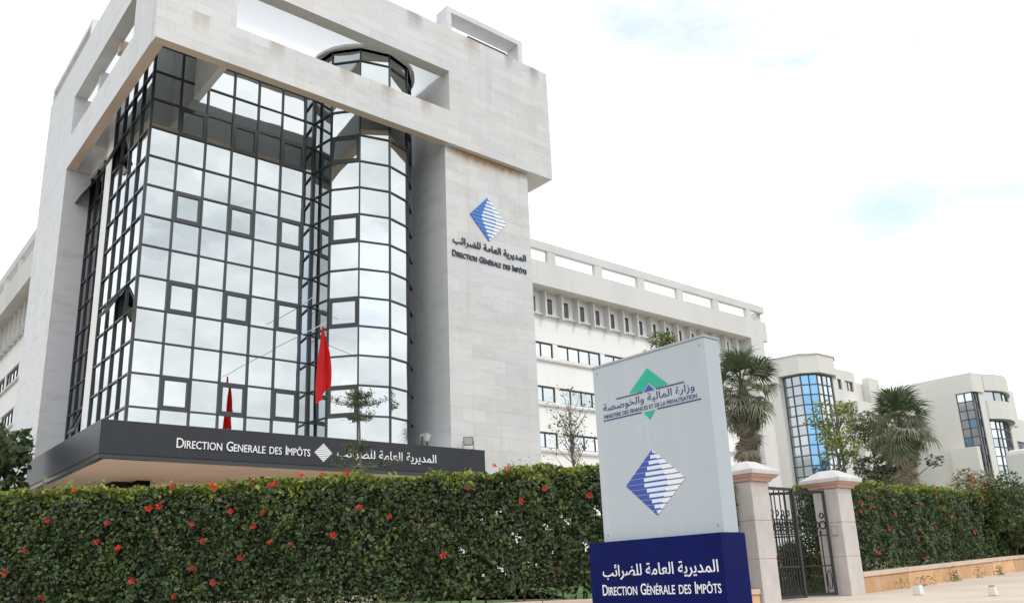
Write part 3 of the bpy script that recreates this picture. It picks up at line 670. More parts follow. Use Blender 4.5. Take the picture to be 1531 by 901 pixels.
# ------------------------------------------------------------------ low stone walls
def stone_wall(label, A, B, thick, ht, zfun, blk, cop, back=1):
    A = Vector((*A, 0)); B = Vector((*B, 0)); U = (B-A).normalized(); nb = Vector((-U.y, U.x, 0))*back; Ln = (B-A).length
    r = thing('garden_wall', label, 'low wall', (A.x, A.y, zfun(0)))
    u = 0
    def piece(u0, u1, za, zb, d0, d1, nm, m):
        mb = MB(); g_ = .004; pts = []
        for z in (0, 1):
            for uu, dd in ((u0+g_, d0), (u1-g_, d0), (u1-g_, d1), (u0+g_, d1)): pts.append(A + U*uu + nb*dd + Vector((0, 0, zfun(uu) + (za, zb)[z])))
        mb.hexa(pts[:4], pts[4:]); return mb.obj(nm, M[m], r, bev=.012)
    while u < Ln - .05:
        l = min(random.uniform(*blk), Ln-u); piece(u, u+l, -.02, ht-.105, random.uniform(.0, .008), thick, 'wall_block', 'wall_stone'); u += l
    u = 0
    while u < Ln - .05:
        l = min(random.uniform(*cop), Ln-u); piece(u, u+l, ht-.10, ht, -.03, thick+.03, 'coping_stone', 'coping'); u += l
    settle(r); return r
stone_wall('orange stone garden wall with pale coping below the right hedge', (18.80, 10.06), (36, 10.9), .3, .46, lambda u: gz(18.8+u), (.5, 1.1), (1.6, 2.6))
HA, HB = Vector((11.6, 10.3, 0)), Vector((2.92, 18.03, 0)); HU = (HB-HA).normalized(); HN = Vector((-HU.y, HU.x, 0)).normalized()
if HN.y > 0: HN = -HN   # towards the street
stone_wall('low orange stone wall under the left hedge, ending beside the gate pillar', (14.70, 10.02), (11.64, 10.22), .3, .29, lambda u: -.62, (.5, 1.0), (1.4, 2.2), back=-1)
stone_wall('long low stone wall along the foot of the left hedge', tuple((HA + HN*.06).xy), tuple((HA + HU*13 + HN*.06).xy), .3, .28, lambda u: -.62, (.5, 1.0), (1.4, 2.2), back=-1)

# ------------------------------------------------------------------ hedges
def hedge(label, A, U, Ln, depth, zb, zt, dens, holes=None, flowers=(), size=.075, tips=True, group=None, seed=1, slope=0.0):
    """A: front foot start, U: along, body extends to the back of the front plane"""
    rng = np.random.default_rng(seed); A = np.array(A[:2]); U = np.array(U[:2]); nb = np.array([-U[1], U[0]])
    if nb[1] < 0: nb = -nb
    r = thing('hedge', label, 'hedge', (A[0], A[1], zb), group)
    def toP(u, d, z): return np.stack([A[0]+U[0]*u+nb[0]*d, A[1]+U[1]*u+nb[1]*d, z], 1)
    def ztop(u): return zt + slope*u + .035*np.sin(u*1.3) + .03*np.sin(u*3.7+1) + .02*np.sin(u*9.1)
    def bulge(u, z): return .05*np.sin(u*2.1+z*1.7) + .05*np.sin(u*5.3-z*3.1) + .035*np.sin(u*11+z*9)
    Ps, Ns, Ms = [], [], []
    def add(u, d, z, nrm, top):
        Ps.append(toP(u, d, z)); n3 = np.array([nb[0]*nrm[0], nb[1]*nrm[0], nrm[1]]); Ns.append(np.tile(n3, (len(u), 1)))
        q = rng.random(len(u)); h = (z-zb)/(zt+slope*u-zb)
        m = np.where(q < .50, 0, np.where(q < .90, 1, 2)); 
        fresh = np.clip((h-.86+.05*np.sin(u*6.3)*np.sin(u*2.1+1))/.13, 0, 1)**1.3
        patch = (np.sin(u*1.9+2)*np.sin(z*2.3+u*.7) + .3*np.sin(u*9+z*7) > .70); brown = (np.sin(u*2.7+.5)*np.sin(z*3.1-u*1.3) > .86)
        m = np.where((rng.random(len(u)) < .9*fresh), np.where(rng.random(len(u)) < .6, 3, 2), m); m = np.where(patch & (rng.random(len(u)) < .4), 2, m); m = np.where(brown & (rng.random(len(u)) < .35), 4, m)
        Ms.append(m)
    n = int(Ln*(zt-zb)*dens)
    u = rng.uniform(0, Ln, n); z = zb + (zt+slope*u-zb)*rng.random(n); d = rng.exponential(.09, n) + bulge(u, z) + .35*np.clip((z-zt-slope*u+.28)/.28, 0, 1)**2
    keep = z < ztop(u)
    if holes is not None: keep &= ~(holes(u, z, rng))
    # ragged foot: leaves thin out towards the ground
    keep &= rng.random(n) < np.clip((z-zb)/.35, .12, 1)
    add(u[keep], d[keep], z[keep], (-1, .35), False)
    n2 = int(Ln*(zt-zb)*dens*.9); u = rng.uniform(0, Ln, n2); z = rng.uniform(zb+.1, zt, n2); d = depth - rng.exponential(.12, n2)
    k2 = rng.random(n2) < .8
    if holes is not None: k2 &= ~(holes(u, z, rng))
    add(u[k2], d[k2], z[k2], (1, .3), False)
    n3 = int(Ln*depth*dens*1.1); u = rng.uniform(0, Ln, n3); d = rng.uniform(0, depth, n3); z = ztop(u) - rng.exponential(.05, n3) + .03*np.sin(d*9+u*4)
    add(u, d, z, (0, 1), True)
    n4 = int(depth*(zt-zb)*dens)
    for ue, s in ((0, 1), (Ln, -1)):
        d = rng.uniform(0, depth, n4); z = rng.uniform(zb, zt, n4); add(ue + s*rng.exponential(.08, n4), d, z, (-.3, .3), False)
    # shoots standing out of the clipped top
    if tips:
        ns = int(Ln*16); us = rng.uniform(0, Ln, ns); ds = rng.uniform(0, depth, ns); hs = np.minimum(rng.exponential(.035, ns), .14)+.01
        for k in range(4):
            add(us + rng.normal(0, .02, ns), ds + rng.normal(0, .02, ns), ztop(us) + hs*(k+1)/3, (0, .5), True)
    P = np.concatenate(Ps); Nn = np.concatenate(Ns); m = np.concatenate(Ms); V, F = leaves(P, Nn, size, .75, .6, rng)
    npmesh('foliage', V, F, [M['leaf_dark'], M['leaf_mid'], M['leaf_light'], M['leaf_new'], M['leaf_dry']], m, r)
    st = MB()
    for k in range(int(Ln*2.2)):
        uu = rng.uniform(.1, Ln-.1); dd = rng.uniform(.2, depth-.2); pts = []
        for j in range(5):
            pts.append(tuple(toP(np.array([uu + rng.normal(0, .05)*j]), np.array([dd + rng.normal(0, .04)*j]), np.array([zb + (zt-zb-.25)*j/4]))[0]))
        st.tube(pts, [.022, .018, .014, .010, .005], 4)
    tag(st.obj('stems', M['bark'], r), kind='stuff')
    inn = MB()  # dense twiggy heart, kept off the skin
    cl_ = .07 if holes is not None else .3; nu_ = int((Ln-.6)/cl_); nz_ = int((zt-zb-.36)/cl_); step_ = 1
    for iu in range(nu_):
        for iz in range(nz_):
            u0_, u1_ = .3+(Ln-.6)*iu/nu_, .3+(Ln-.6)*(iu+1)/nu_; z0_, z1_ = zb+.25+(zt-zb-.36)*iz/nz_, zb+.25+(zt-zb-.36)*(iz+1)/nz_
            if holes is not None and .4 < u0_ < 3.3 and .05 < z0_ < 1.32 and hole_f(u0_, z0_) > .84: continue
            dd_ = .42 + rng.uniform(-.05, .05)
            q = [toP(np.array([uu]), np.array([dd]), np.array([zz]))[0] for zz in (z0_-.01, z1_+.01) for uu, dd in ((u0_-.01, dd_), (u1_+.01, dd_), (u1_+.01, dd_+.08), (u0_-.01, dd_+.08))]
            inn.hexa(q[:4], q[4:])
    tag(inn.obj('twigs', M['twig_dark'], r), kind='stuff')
    pm = {}
    for kk in range(2):
        mb = MB(); 
        for p_ in range(5):
            a = p_*2*math.pi/5 + kk*.5; c, s = math.cos(a), math.sin(a); t = (-s, c)
            rr = .062
            pts = [(c*.006, s*.006, 0), (c*rr*.7+t[0]*rr*.42, s*rr*.7+t[1]*rr*.42, .028), (c*rr*1.15, s*rr*1.15, .018+.01*kk), (c*rr*.7-t[0]*rr*.42, s*rr*.7-t[1]*rr*.42, .020)]
            mb.quad(*pts)
        mb.tube([(0, 0, 0), (.01, .01, .06)], .006, 4, mi=1); pm[kk] = mb.mesh('flower', [M['petal'], M['petal_orange']])
    for i, (uu, zz) in enumerate(flowers):
        if not 0 < uu < Ln: continue
        P0 = toP(np.array([uu]), np.array([-.05]), np.array([zz]))[0]
        if zz > zt-.05: P0 = toP(np.array([uu]), np.array([.1]), np.array([zz+.02]))[0]
        o = link('flower', pm[i % 2], r); dirv = Vector((-nb[0]+rng.normal(0, .35), -nb[1]+rng.normal(0, .35), .35+rng.normal(0, .3)))
        o.rotation_euler = dirv.to_track_quat('Z', 'Y').to_euler(); o.location = Vector(P0); o.scale = (.85, .85, 1.2) if i % 3 else (1.05, 1.0, 1.3)
    settle(r); return r
FLW = [(8.80,1.55),(9.54,1.32),(10.66,1.43),(9.30,.86),(9.70,1.0),(11.32,.53),(8.61,1.59),(7.98,1.25),(7.30,1.43),(6.70,1.37),(6.88,1.16),(6.60,1.86),(7.62,1.86),(7.68,1.92),(8.39,1.93),(6.07,2.0),(5.68,2.01),(5.31,2.0),(5.2,2.03),(7.78,.93),(7.09,.62),(7.93,.44),(7.55,.20),(8.22,.0),(10.58,.07),(6.17,.80),(6.56,.85),(3.46,.50),(1.61,1.60),(.81,1.44),(2.27,1.97),(2.52,2.03),(2.99,1.65),(4.96,1.39),(2.03,1.38),(10.2,1.93),(5.42,.93),(6.5,1.88),(11.0,.9),(9.0,.3),(6.95,1.98),(4.4,1.2)]
def hole_f(u, z): return np.sin(u*7+z*3)*np.sin(z*9-u*4) + .35*np.sin(u*17-z*13) + .25*np.sin(u*29+z*31)
def lholes(u, z, rng):
    a = (u > .5) & (u < 3.2) & (z < 1.3) & (hole_f(u, z) > .85)
    return a & (rng.random(len(u)) < .6)
hedge('tall clipped hibiscus hedge with many red blooms left of the grey sign', tuple(HA), tuple(HU), 14.5, 1.1, -.36, 1.98, 1050, lholes, FLW, seed=3)
hedge('short dark hedge piece between the sign and the first gate pillar', (11.7, 10.45), Vector((2.92, -.18, 0)).normalized(), 2.95, .8, -.36, 1.75, 900, None, [(1.95, 1.2), (2.3, .62)], seed=4)
FRW = [(19.90,1.49),(20.49,1.62),(20.36,1.42),(19.77,1.28),(23.37,1.58),(24.17,.95),(25.31,1.25),(25.98,1.26),(22.83,.64),(20.41,.30),(23.10,.15),(21.68,1.23),(24.91,1.52),(28.09,1.70),(26.37,2.0),(26.85,.83),(21.21,.89),(24.6,1.93)]
hedge('clipped hibiscus hedge with red blooms on the orange wall right of the gate', (18.95, 10.42), Vector((1, .045, 0)).normalized(), 16.5, 1.2, -.14, 2.0, 850, None, [(x-18.95, z) for x, z in FRW] + [(10.6, 1.2), (11.8, .6), (13, 1.7), (9.9, 1.9)], seed=5, slope=.012)

# ------------------------------------------------------------------ trees and shrubs
def blob_leaves(clumps, size, dens, rng, jit=.9, droop=0):
    P, Nn = [], []
    for c, rad, k in clumps:
        n = int(dens*k); d = rng.normal(0, 1, (n, 3)); d /= np.linalg.norm(d, axis=1)[:, None]; rr = rng.uniform(.35, 1, n)[:, None]**.6
        P.append(np.array(c) + d*rr*np.array(rad)); Nn.append(d*.6 + np.array([0, 0, .5]))
    return leaves(np.concatenate(P), np.concatenate(Nn), size, jit, .55, rng, droop)
def tree(name, label, cat, base, crown, rad, trunk_r, bark, lmats, wts, size, dens, nclump, seed, group=None, clump_r=.4, fill=.75):
    """crown centre and radii in world space; limbs run from trunk to each clump"""
    rng = np.random.default_rng(seed); r = thing(name, label, cat, base, group); base = np.array(base); crown = np.array(crown); rad = np.array(rad)
    tk = MB(); top = crown + np.array([0, 0, rad[2]*.55]); mid = [base + (top-base)*t + np.array([rng.normal(0, .04), rng.normal(0, .04), 0])*(0 < t < 1)*np.linalg.norm(top-base)*.3 for t in np.linspace(0, 1, 7)]
    tk.tube(mid, [trunk_r*(1-.8*t) for t in np.linspace(0, 1, 7)], 7)
    clumps = []
    for i in range(nclump):
        d = rng.normal(0, 1, 3); d /= np.linalg.norm(d); c = crown + d*rad*rng.uniform(fill*.45, 1)
        h = np.clip((c[2]-rad[2]*.5-base[2])/(top[2]-base[2]), .25, .95); s = base + (top-base)*h
        m_ = (s+c)/2 + np.array([0, 0, -.08*np.linalg.norm(c-s)]); tk.tube([s, m_, c], [trunk_r*.35, trunk_r*.22, trunk_r*.08], 4)
        k = rng.uniform(.6, 1.3); clumps.append((c, np.array([clump_r, clump_r, clump_r*.75])*k, k*k))
    tk.obj('trunk', M[bark], r); V, F = blob_leaves(clumps, size, dens, rng)
    mi = rng.choice(len(lmats), len(F), p=wts); npmesh('crown', V, F, [M[x] for x in lmats], mi, r); settle(r); return r
tree('young_tree', 'slim light green young tree behind the gate in front of the blue glass bay', 'tree', (26.6, 14.4, -.1), (26.15, 14.2, 4.35), (.75, .75, 1.5), .07, 'bark_grey', ['leaf_light', 'leaf_mid', 'leaf_new', 'leaf_grey'], [.35, .1, .4, .15], .10, 95, 24, 11, clump_r=.34)
tree('bare_tree', 'thin nearly leafless tree in front of the white wing left of the sign', 'tree', (21.0, 21.2, .1), (20.75, 21.2, 5.2), (.95, .8, 1.7), .055, 'bark_grey', ['leaf_olive', 'leaf_grey', 'leaf_light'], [.4, .35, .25], .085, 16, 42, 12, clump_r=.30, fill=.5)
tree('leafy_tree', 'yellowish tree top showing just above the grey sign', 'tree', (26.0, 20.8, .1), (26.0, 20.8, 8.6), (.75, .75, 1.1), .08, 'bark_grey', ['leaf_olive', 'leaf_light', 'leaf_new'], [.45, .3, .25], .10, 130, 18, 13, clump_r=.36)
tree('dark_shrub', 'dark large-leaved shrub beside the left end of the canopy', 'shrub', (5.2, 31.8, -.2), (4.6, 31.4, 3.7), (1.7, 1.4, 2.1), .12, 'bark', ['leaf_dark', 'leaf_mid', 'leaf_olive'], [.62, .28, .10], .26, 150, 26, 14, clump_r=.6)
tree('green_tree', 'brighter green tree at the far left edge behind the dark shrub', 'tree', (7.0, 46.5, 0), (6.6, 46.0, 6.6), (1.3, 1.2, 2.0), .14, 'bark', ['leaf_mid', 'leaf_light'], [.65, .35], .20, 160, 22, 15, clump_r=.6)
tree('round_shrub', 'loose green shrub overgrowing the right end of the right hedge', 'shrub', (30.2, 10.9, -.2), (30.3, 10.75, 1.35), (1.7, .65, 1.35), .06, 'bark', ['leaf_mid', 'leaf_olive', 'leaf_dark', 'leaf_light'], [.35, .3, .1, .25], .09, 260, 48, 16, clump_r=.42)
tree('flowering_shrub', 'wispy green shrub with orange tips rising above the right hedge', 'shrub', (28.3, 11.5, .0), (28.6, 11.2, 2.25), (1.2, .6, .6), .04, 'bark', ['leaf_grey', 'leaf_light', 'leaf_olive', 'petal_orange'], [.4, .3, .2, .10], .09, 60, 26, 17, clump_r=.3)
tree('grey_shrub', 'greyish bush at the right edge above the low wall', 'shrub', (31.2, 11.0, -.1), (31.4, 10.45, .55), (1.2, .5, .65), .04, 'bark', ['leaf_grey', 'leaf_olive', 'leaf_light'], [.5, .3, .2], .08, 200, 26, 18, clump_r=.32)
tree('cypress', 'dark green column-shaped bush standing just behind the open gate leaf', 'bush', (23.0, 13.2, -.3), (23.0, 13.2, 1.3), (.42, .42, 1.3), .06, 'bark', ['leaf_dark', 'leaf_mid', 'leaf_light'], [.55, .35, .1], .08, 240, 34, 19, clump_r=.34)
tree('small_shrub', 'low dark shrub seen through the bars of the closed gate leaf', 'shrub', (20.2, 12.6, -.45), (20.3, 12.65, .2), (.25, .25, .6), .05, 'bark', ['leaf_dark', 'leaf_mid', 'leaf_light'], [.45, .35, .2], .09, 150, 20, 20, clump_r=.28)
tree('backdrop_tree', 'grey-brown tree behind the fan palm between the two far buildings', 'tree', (66, 31.8, 0), (66, 31.8, 8.2), (4.2, 4, 3.6), .25, 'bark_grey', ['leaf_olive', 'leaf_grey', 'leaf_dark'], [.45, .3, .25], .3, 170, 40, 21, clump_r=1.1)
# Norfolk pine in front of the canopy
rng = np.random.default_rng(30); pn = thing('norfolk_pine', 'thin young conifer with flat tiers of twigs in front of the canopy', 'tree', (9.68, 16.6, -.1))
tk = MB(); tk.tube([(9.68, 16.6, -.1), (9.62, 16.55, 2.4), (9.50, 16.45, 4.25)], [.06, .035, .012], 6); P, Nn = [], []
for zt_, L_, nb_ in ((4.15, .28, 6), (3.98, .66, 8), (3.66, .42, 5), (2.95, .45, 4), (2.6, .95, 6)):
    for k in range(nb_):
        a = k*6.283/nb_ + rng.uniform(-.4, .4); l = L_*rng.uniform(.7, 1.1); s = np.array([9.66-(zt_-1)*.045, 16.6-(zt_-1)*.04, zt_])
        pts = [s + np.array([math.cos(a)*l*t, math.sin(a)*l*t, -.10*l*t + .28*l*t*t]) for t in (0, .35, .7, 1)]; tk.tube(pts, [.012, .010, .008, .005], 4)
        for t in np.linspace(.45 if zt_ < 3.5 else .2, 1, 5):
            q = s + np.array([math.cos(a)*l*t, math.sin(a)*l*t, -.10*l*t + .28*l*t*t]); n = 16
            P.append(q + rng.normal(0, .045, (n, 3)) + np.array([0, 0, .035])); Nn.append(np.tile([0, 0, .6], (n, 1)))
tk.obj('trunk', M['bark_grey'], pn); V, F = leaves(np.concatenate(P), np.concatenate(Nn), .085, 1.0, .22, rng)
npmesh('needles', V, F, [M['leaf_olive'], M['leaf_light'], M['leaf_dark']], rng.choice(3, len(F), p=[.5, .25, .25]), pn); settle(pn)

# fan palms
def fan_mesh(R, petiole, dry=False, seed=0):
    rg = np.random.default_rng(seed); mb = MB(); pe = petiole; mb.tube([(0, 0, 0), (pe*.5, 0, .05), (pe, 0, 0)], [.03, .02, .014], 4)
    n = 21
    for k in range(n):
        a = (k/(n-1)-.5)*(3.6 if not dry else 2.2) + rg.normal(0, .03); c, s = math.cos(a), math.sin(a); l = R*(1-.25*abs(a)/1.8)*rg.uniform(.82, 1.1); w_ = .042*R; dz = rg.normal(0, .05); cur = rg.uniform(.5, 1.1) if not dry else 1.3
        def pt(t, o, e=0): return (pe + c*l*t - s*o - .18*l*max(0, t-.6)*cur, s*l*t + c*o, .10*l*math.sin(t*2.2) + dz*t - cur*l*max(0, t-.5)**1.6*1.5 + e)
        mb.quad(pt(.02, 0), pt(.5, w_, .012), pt(.5, 0, -.012), pt(.02, -.004)); mb.quad(pt(.02, -.004), pt(.5, 0, -.012), pt(.5, -w_, .012), pt(.03, -.008))
        mb.quad(pt(.5, w_, .012), pt(.78, w_*.5), pt(.78, 0, -.01), pt(.5, 0, -.012)); mb.quad(pt(.5, 0, -.012), pt(.78, 0, -.01), pt(.78, -w_*.5), pt(.5, -w_, .012))
        mb.quad(pt(.78, w_*.5), pt(1.0, .003), pt(1.0, -.003), pt(.78, -w_*.5))
    return mb
def palm(label, base, top, R, seed, tr=.28, nf=60):
    rg = np.random.default_rng(seed); r = thing('fan_palm', label, 'palm tree', base, 'fan palms behind the hedges'); b = np.array(base); t = np.array(top)
    tk = MB(); tk.tube([b + (t-b)*s for s in np.linspace(0, 1, 8)], [tr*(1.25-.35*s) for s in np.linspace(0, 1, 8)], 9); tk.obj('trunk', M['bark'], r)
    ms = [fan_mesh(R*.50, R*.55, False, s).mesh('frond', M['frond']) for s in range(4)]; mg = [fan_mesh(R*.50, R*.5, False, s+4).mesh('frond', M['frond_grey']) for s in range(4)]; md = [fan_mesh(R*.42, R*.35, True, s+9).mesh('dry_frond', M['frond_dry']) for s in range(3)]
    for k in range(nf):
        f = k/nf; e = 1.5 - 2.75*f**.9 + rg.normal(0, .12); az = k*2.39996 + rg.uniform(-.3, .3); grey = f > .36 and rg.random() < .8
        o = link('frond', (mg if grey else ms)[k % 4], r); o.location = Vector(t) + Vector((0, 0, .15*math.sin(e)-.25*f))
        o.rotation_euler = (Matrix.Rotation(az, 3, 'Z') @ Matrix.Rotation(-e, 3, 'Y') @ Matrix.Rotation(rg.uniform(-.7, .7), 3, 'X')).to_euler(); s = rg.uniform(.8, 1.12); o.scale = (s, s, s)
    for k in range(64):
        h = rg.uniform(0, 1); p = t - (t-b)/np.linalg.norm(t-b)*(.1+h*R*1.25); az = k*2.39996; e = -(1.15 + .38*rg.uniform(.1, 1)); o = link('dry_frond', md[k % 3], r); o.location = Vector(p)
        o.rotation_euler = (Matrix.Rotation(az, 3, 'Z') @ Matrix.Rotation(-e, 3, 'Y') @ Matrix.Rotation(rg.uniform(-.8, .8), 3, 'X')).to_euler(); s = rg.uniform(.7, 1.1); o.scale = (s, s, s)
    settle(r); return r
palm('fan palm with a brown skirt of dead fronds right behind the grey sign', (32.3, 21.9, .1), (32.0, 21.5, 7.9), 1.9, 41)
palm('round-headed fan palm behind the right hedge in front of the far buildings', (57.7, 26.6, .1), (57.6, 26.5, 9.2), 2.75, 42, .36)

# ------------------------------------------------------------------ garden behind the gate
rng = np.random.default_rng(50); n = 5200; P = np.stack([rng.uniform(18.5, 27, n), rng.uniform(13.6, 14.6, n), rng.uniform(-.15, .42, n)], 1); V, F = leaves(P, np.tile([-.5, -.5, .6], (n, 1)), .09, .8, .6, rng)
tag(npmesh('flower_bed', V, F, [M['petal'], M['leaf_dark'], M['leaf_mid']], rng.choice(3, n, p=[.40, .4, .2])), 'bed of red flowers and dark leaves behind the iron gate', 'flower bed', kind='stuff')
n = 16000; P = np.stack([rng.uniform(15, 27, n), rng.uniform(11.3, 13.6, n), np.zeros(n)], 1); P[:, 2] = np.interp(P[:, 1], [q[0] for q in prof], [q[1] for q in prof]) + .03; V, F = leaves(P, rng.normal(0, 1, (n, 3))*np.array([1, 1, .1]), .08, .2, .2, rng)
tag(npmesh('lawn_grass', V, F, [M['leaf_light'], M['leaf_mid']], rng.choice(2, n)), 'green lawn grass behind the iron gate', 'grass', kind='stuff')
wb = MB(); wb.box(24.5, 31, 15.9, 16.15, -.3, 1.45); wb.box(24.4, 31.1, 15.85, 16.2, 1.45, 1.52); tag(wb.obj('white_wall', M['plaster']), 'low white garden wall glimpsed through the iron gate', 'wall')
# weeds at the wall foot
for i, (x, n) in enumerate(((20.6, 60), (21.5, 50), (22.2, 40), (23.6, 160), (25.2, 60), (26.8, 120))):
    P = np.array([x, 10.0+.03*(x-18.8), gz(x)]) + rng.normal(0, 1, (n, 3))*np.array([.13, .05, .10]) + np.array([0, -.06, .12]); P[:, 2] = np.maximum(P[:, 2], gz(x)+.02); V, F = leaves(P, np.tile([0, -.4, .3], (n, 1)), .07, 1, .3, rng)
    tag(npmesh('weed', V, F, [M['leaf_olive'], M['frond_dry'], M['leaf_light']], rng.choice(3, n)), ['tiny dry weed at the foot of the orange wall nearest the gate pillar', 'small dry weed at the wall foot beside the nearer white bollard', 'small weed right of the nearer bollard at the wall foot', 'largest bushy dry weed at the foot of the orange wall', 'small weed between the big dry weed and the far bollard', 'tall dry weed at the wall foot beside the far white bollard'][i], 'weed', 'weeds along the foot of the orange wall')
for lab, x, y in (('small white stone bollard nearest the gate pillar', 17.95, 8.45), ('small white stone bollard at the right edge of the pavement', 16.95, 6.62)):
    b = thing('bollard', lab, 'bollard', (x, y, -.6), 'small white bollards on the pavement'); s = 1.0 if y > 7.5 else .82
    m_ = MB(); m_.hexa([(-.09*s, -.09*s, 0), (.09*s, -.09*s, 0), (.09*s, .09*s, 0), (-.09*s, .09*s, 0)], [(-.07*s, -.07*s, .2*s), (.07*s, -.07*s, .2*s), (.07*s, .07*s, .2*s), (-.07*s, .07*s, .2*s)]); m_.obj('post', M['bollard'], b, bev=.02)
    m_ = MB(); m_.hexa([(-.072*s, -.072*s, .201*s), (.072*s, -.072*s, .201*s), (.072*s, .072*s, .201*s), (-.072*s, .072*s, .201*s)], [(-.04*s, -.04*s, .235*s), (.04*s, -.04*s, .235*s), (.04*s, .04*s, .235*s), (-.04*s, .04*s, .235*s)]); m_.obj('cap', M['bollard_red'], b, bev=.01)
gp = MB(); gp.box(39.6, 41.6, 13.0, 14.0, -.3, 4.55); o = gp.obj('concrete_pillar', M['concrete'], bev=.22); tag(o, 'grey round-shouldered concrete block cut by the right edge behind the shrubs', 'pillar')

# ------------------------------------------------------------------ far buildings
def far_grid(root, pts, rows, mats, pick, cols, name='bay_window'):
    fm = MB(); b0 = bpy.data.objects.new(name, None); COL.objects.link(b0); b0.parent = root
    for i, (Pq, Q) in enumerate(zip(pts[:-1], pts[1:])):
        A = Vector((*Pq, 0)); B = Vector((*Q, 0)); U = (B-A).normalized(); n_ = Vector((U.y, -U.x, 0)); Ln = (B-A).length; nc = cols[i]
        for c in range(nc):
            for r_, (z0, z1) in enumerate(zip(rows[:-1], rows[1:])):
                mb = MB(); e = .05; a = A + U*(Ln*c/nc+e); bq = A + U*(Ln*(c+1)/nc-e)
                q = [a + Vector((0, 0, z0+e)), bq + Vector((0, 0, z0+e)), bq + Vector((0, 0, z1-e)), a + Vector((0, 0, z1-e))]; tl = n_*random.gauss(0, .008)
                q = [q[0]+tl, q[1]-tl, q[2]-tl, q[3]+tl]; mb.hexa([x - n_*.04 for x in q], q); mb.obj('glass_pane', M[pick(i, c, r_)], b0)
        for c in range(nc+1): fm.bar(A + U*Ln*c/nc + Vector((0, 0, rows[0])), A + U*Ln*c/nc + Vector((0, 0, rows[-1])), .11, .14, up=n_)
        for z in rows: fm.bar(A + Vector((0, 0, z)), B + Vector((0, 0, z)), .14, .11)
    fm.obj('grid_frame', M['grid_grey'], b0); return b0
def win(root, x0, x1, y, z0, z1, n, m='win_dark'):
    f = MB(); f.box(x0, x1, y+.02, y+.12, z0, z0+.08); f.box(x0, x1, y+.02, y+.12, z1-.08, z1)
    for k in range(n+1): xx = x0+(x1-x0)*k/n; f.box(max(x0, xx-.05), min(x1, xx+.05), y+.021, y+.119, z0+.08, z1-.08)
    o = f.obj('window', M['black_frame'], root)
    for k in range(n):
        g_ = MB(); a = x0+(x1-x0)*k/n+.05; b_ = x0+(x1-x0)*(k+1)/n-.05; g_.box(a, b_, y+.06, y+.09, z0+.08, z1-.08); g_.obj('window_pane', M[m], o)
def wallY(mb, x0, x1, y, th, z0, z1, holes):
    """wall in the x direction at y with rectangular holes (x0,x1,z0,z1), sorted, non overlapping columns"""
    xs_ = sorted({x0, x1} | {h[0] for h in holes} | {h[1] for h in holes})
    for a, b in zip(xs_[:-1], xs_[1:]):
        z = z0
        for h in sorted([h for h in holes if h[0] <= a+1e-6 and h[1] >= b-1e-6], key=lambda h: h[2]): mb.box(a, b, y, y+th, z, h[2]); z = h[3]
        mb.box(a, b, y, y+th, z, z1)
A_ = thing('office_block', 'pale beige office block with a rounded corner and tall blue glass bay beyond the wing', 'building', (78, 46, -.6))
mb = MB(); P1 = [(72.2, 62), (72.2, 44.6), (72.6, 42.2), (74, 40.9), (76.8, 40.8), (78.3, 41.6), (78.3, 62)]
mb.prism(P1, 18.2, 20.0); mb.prism([(72.2, 62), (72.2, 44.3), (73.6, 44.3), (73.6, 62)], -.6, 18.2); mb.prism([(77.0, 41.3), (78.3, 41.62), (78.3, 62), (77.0, 62)], -.6, 18.2)
mb.prism([(73.6, 46), (77, 46), (77, 62), (73.6, 62)], -.6, 18.2)
hA = [(78.5, 79.3, 17.2, 18.25), (80.0, 81.6, 17.2, 18.25)]
wallY(mb, 78.3, 82.1, 41.62, .4, -.6, 19.3, hA); mb.box(78.3, 82.1, 42.02, 62, -.6, 19.0)
hB = [(84.3, 86.4, 15.9, 17.4), (82.4, 83.3, 12.0, 14.4), (84.3, 86.4, 12.0, 13.5), (84.3, 86.4, 8.5, 10)]
wallY(mb, 82.1, 94, 44.0, .4, -.6, 19.3, hB); mb.box(82.1, 94, 44.4, 62, -.6, 19.2); mb.box(79.9, 83.0, 40.6, 41.6, -.6, 16.0)
mb.box(88.2, 90.5, 43.2, 44, 10, 19.9)
mb.obj('wall', M['cream_wall'], A_)
mb = MB(); mb.prism([(72.1, 62), (72.1, 44.55), (72.52, 42.12), (73.95, 40.8), (76.85, 40.7), (78.4, 41.5), (78.4, 62)], 20.0, 20.12); mb.obj('roof_edge', M['cream_wall'], A_)
rowsA = [5.5+.97*k for k in range(14)]
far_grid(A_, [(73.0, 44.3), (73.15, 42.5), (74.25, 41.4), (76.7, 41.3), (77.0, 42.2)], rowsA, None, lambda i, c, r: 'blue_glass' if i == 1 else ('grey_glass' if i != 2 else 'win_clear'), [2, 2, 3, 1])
for h in hA + hB: win(A_, h[0], h[1], 41.75 if h in hA else 44.15, h[2], h[3], 2 if h[1]-h[0] > 1 else 1, 'grey_glass')
settle(A_)
B_ = thing('office_block', 'far office block with a curved front and a narrow dark glass bay', 'building', (100, 40, -.6))
mb = MB()
mb.box(96.8, 97.4, 37.9, 52, -.6, 17.899); mb.box(96.8, 98.8, 46.5, 52, 17.9, 19.6); mb.prism([(96.8, 46.5), (96.8, 36.0), (98.8, 35.6), (98.8, 46.5)], 17.9, 20); mb.box(98.81, 109, 46.01, 52, -.6, 19)
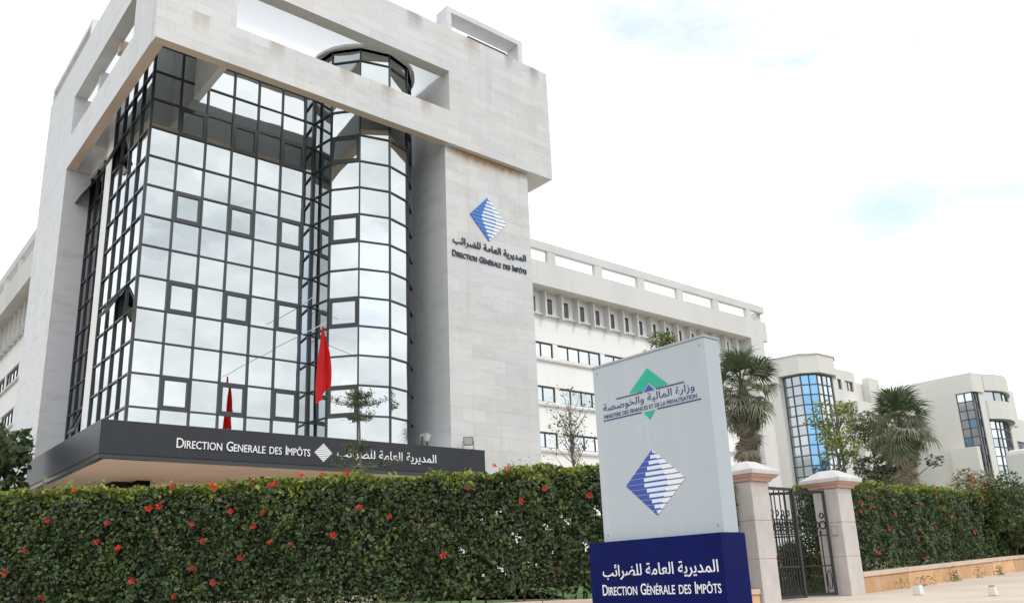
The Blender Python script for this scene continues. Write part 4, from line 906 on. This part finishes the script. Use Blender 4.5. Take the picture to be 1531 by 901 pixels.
mb.prism([(98.0, 35.95), (99.0, 35.75), (99.0, 46), (98.0, 46)], -.6, 17.9); mb.box(97.4, 98.0, 38, 52, -.6, 17.9)
cv = [(99.0, 35.6), (100.5, 34.9), (102, 34.65), (103.4, 34.8), (105.2, 35.3), (106.9, 36.0)]
mb.prism(cv + [(106.9, 46), (99.0, 46)], 18.15, 20); mb.prism(cv + [(106.9, 46), (99.0, 46)], 15.0, 17.0)
mb.prism([(p[0], p[1]+.5) for p in cv] + [(106.9, 46), (99.0, 46)], 16.99, 18.16)
mb.prism([(106.0, 36.2), (107.2, 36.2), (107.2, 46), (106.0, 46)], -.6, 15.0); mb.box(99.0, 106.0, 40.5, 46, -.6, 15)
mb.box(107.2, 109, 36.2, 46, 15, 19.2); hC = [(109.5, 110.6, 13.0, 14.6), (112, 116, 13.0, 14.6), (110.5, 116, 8.8, 10.2), (118, 122, 13, 14.6)]
wallY(mb, 107.2, 135, 40.0, .4, -.6, 17.6, hC); mb.box(107.2, 135, 40.4, 50, -.6, 17.5); mb.box(130, 135, 39.2, 40, 14, 18.4)
mb.box(96.0, 96.8, 36.4, 39.2, -.6, 11.9)
mb.obj('wall', M['cream_wall'], B_)
rowsB = [7.2+.97*k for k in range(12)]
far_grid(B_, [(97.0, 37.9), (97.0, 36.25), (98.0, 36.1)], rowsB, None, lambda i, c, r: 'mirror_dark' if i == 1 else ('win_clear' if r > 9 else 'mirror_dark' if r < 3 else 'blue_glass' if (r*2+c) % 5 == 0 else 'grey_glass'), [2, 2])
far_grid(B_, [(p[0]+.25, p[1]+.9) for p in cv], [p_ for p_ in [7.0+1.0*k for k in range(9)]], None, lambda i, c, r: 'win_clear' if (i+c+r) % 3 else 'grey_glass', [2, 2, 2, 2, 2], name='curved_window')
far_grid(B_, [(p[0], p[1]+.45) for p in cv], [17.0, 18.15], None, lambda i, c, r: 'grey_glass', [1, 1, 1, 1, 1], name='strip_window')
for h in hC: win(B_, h[0], h[1], 40.15, h[2], h[3], 2)
settle(B_)
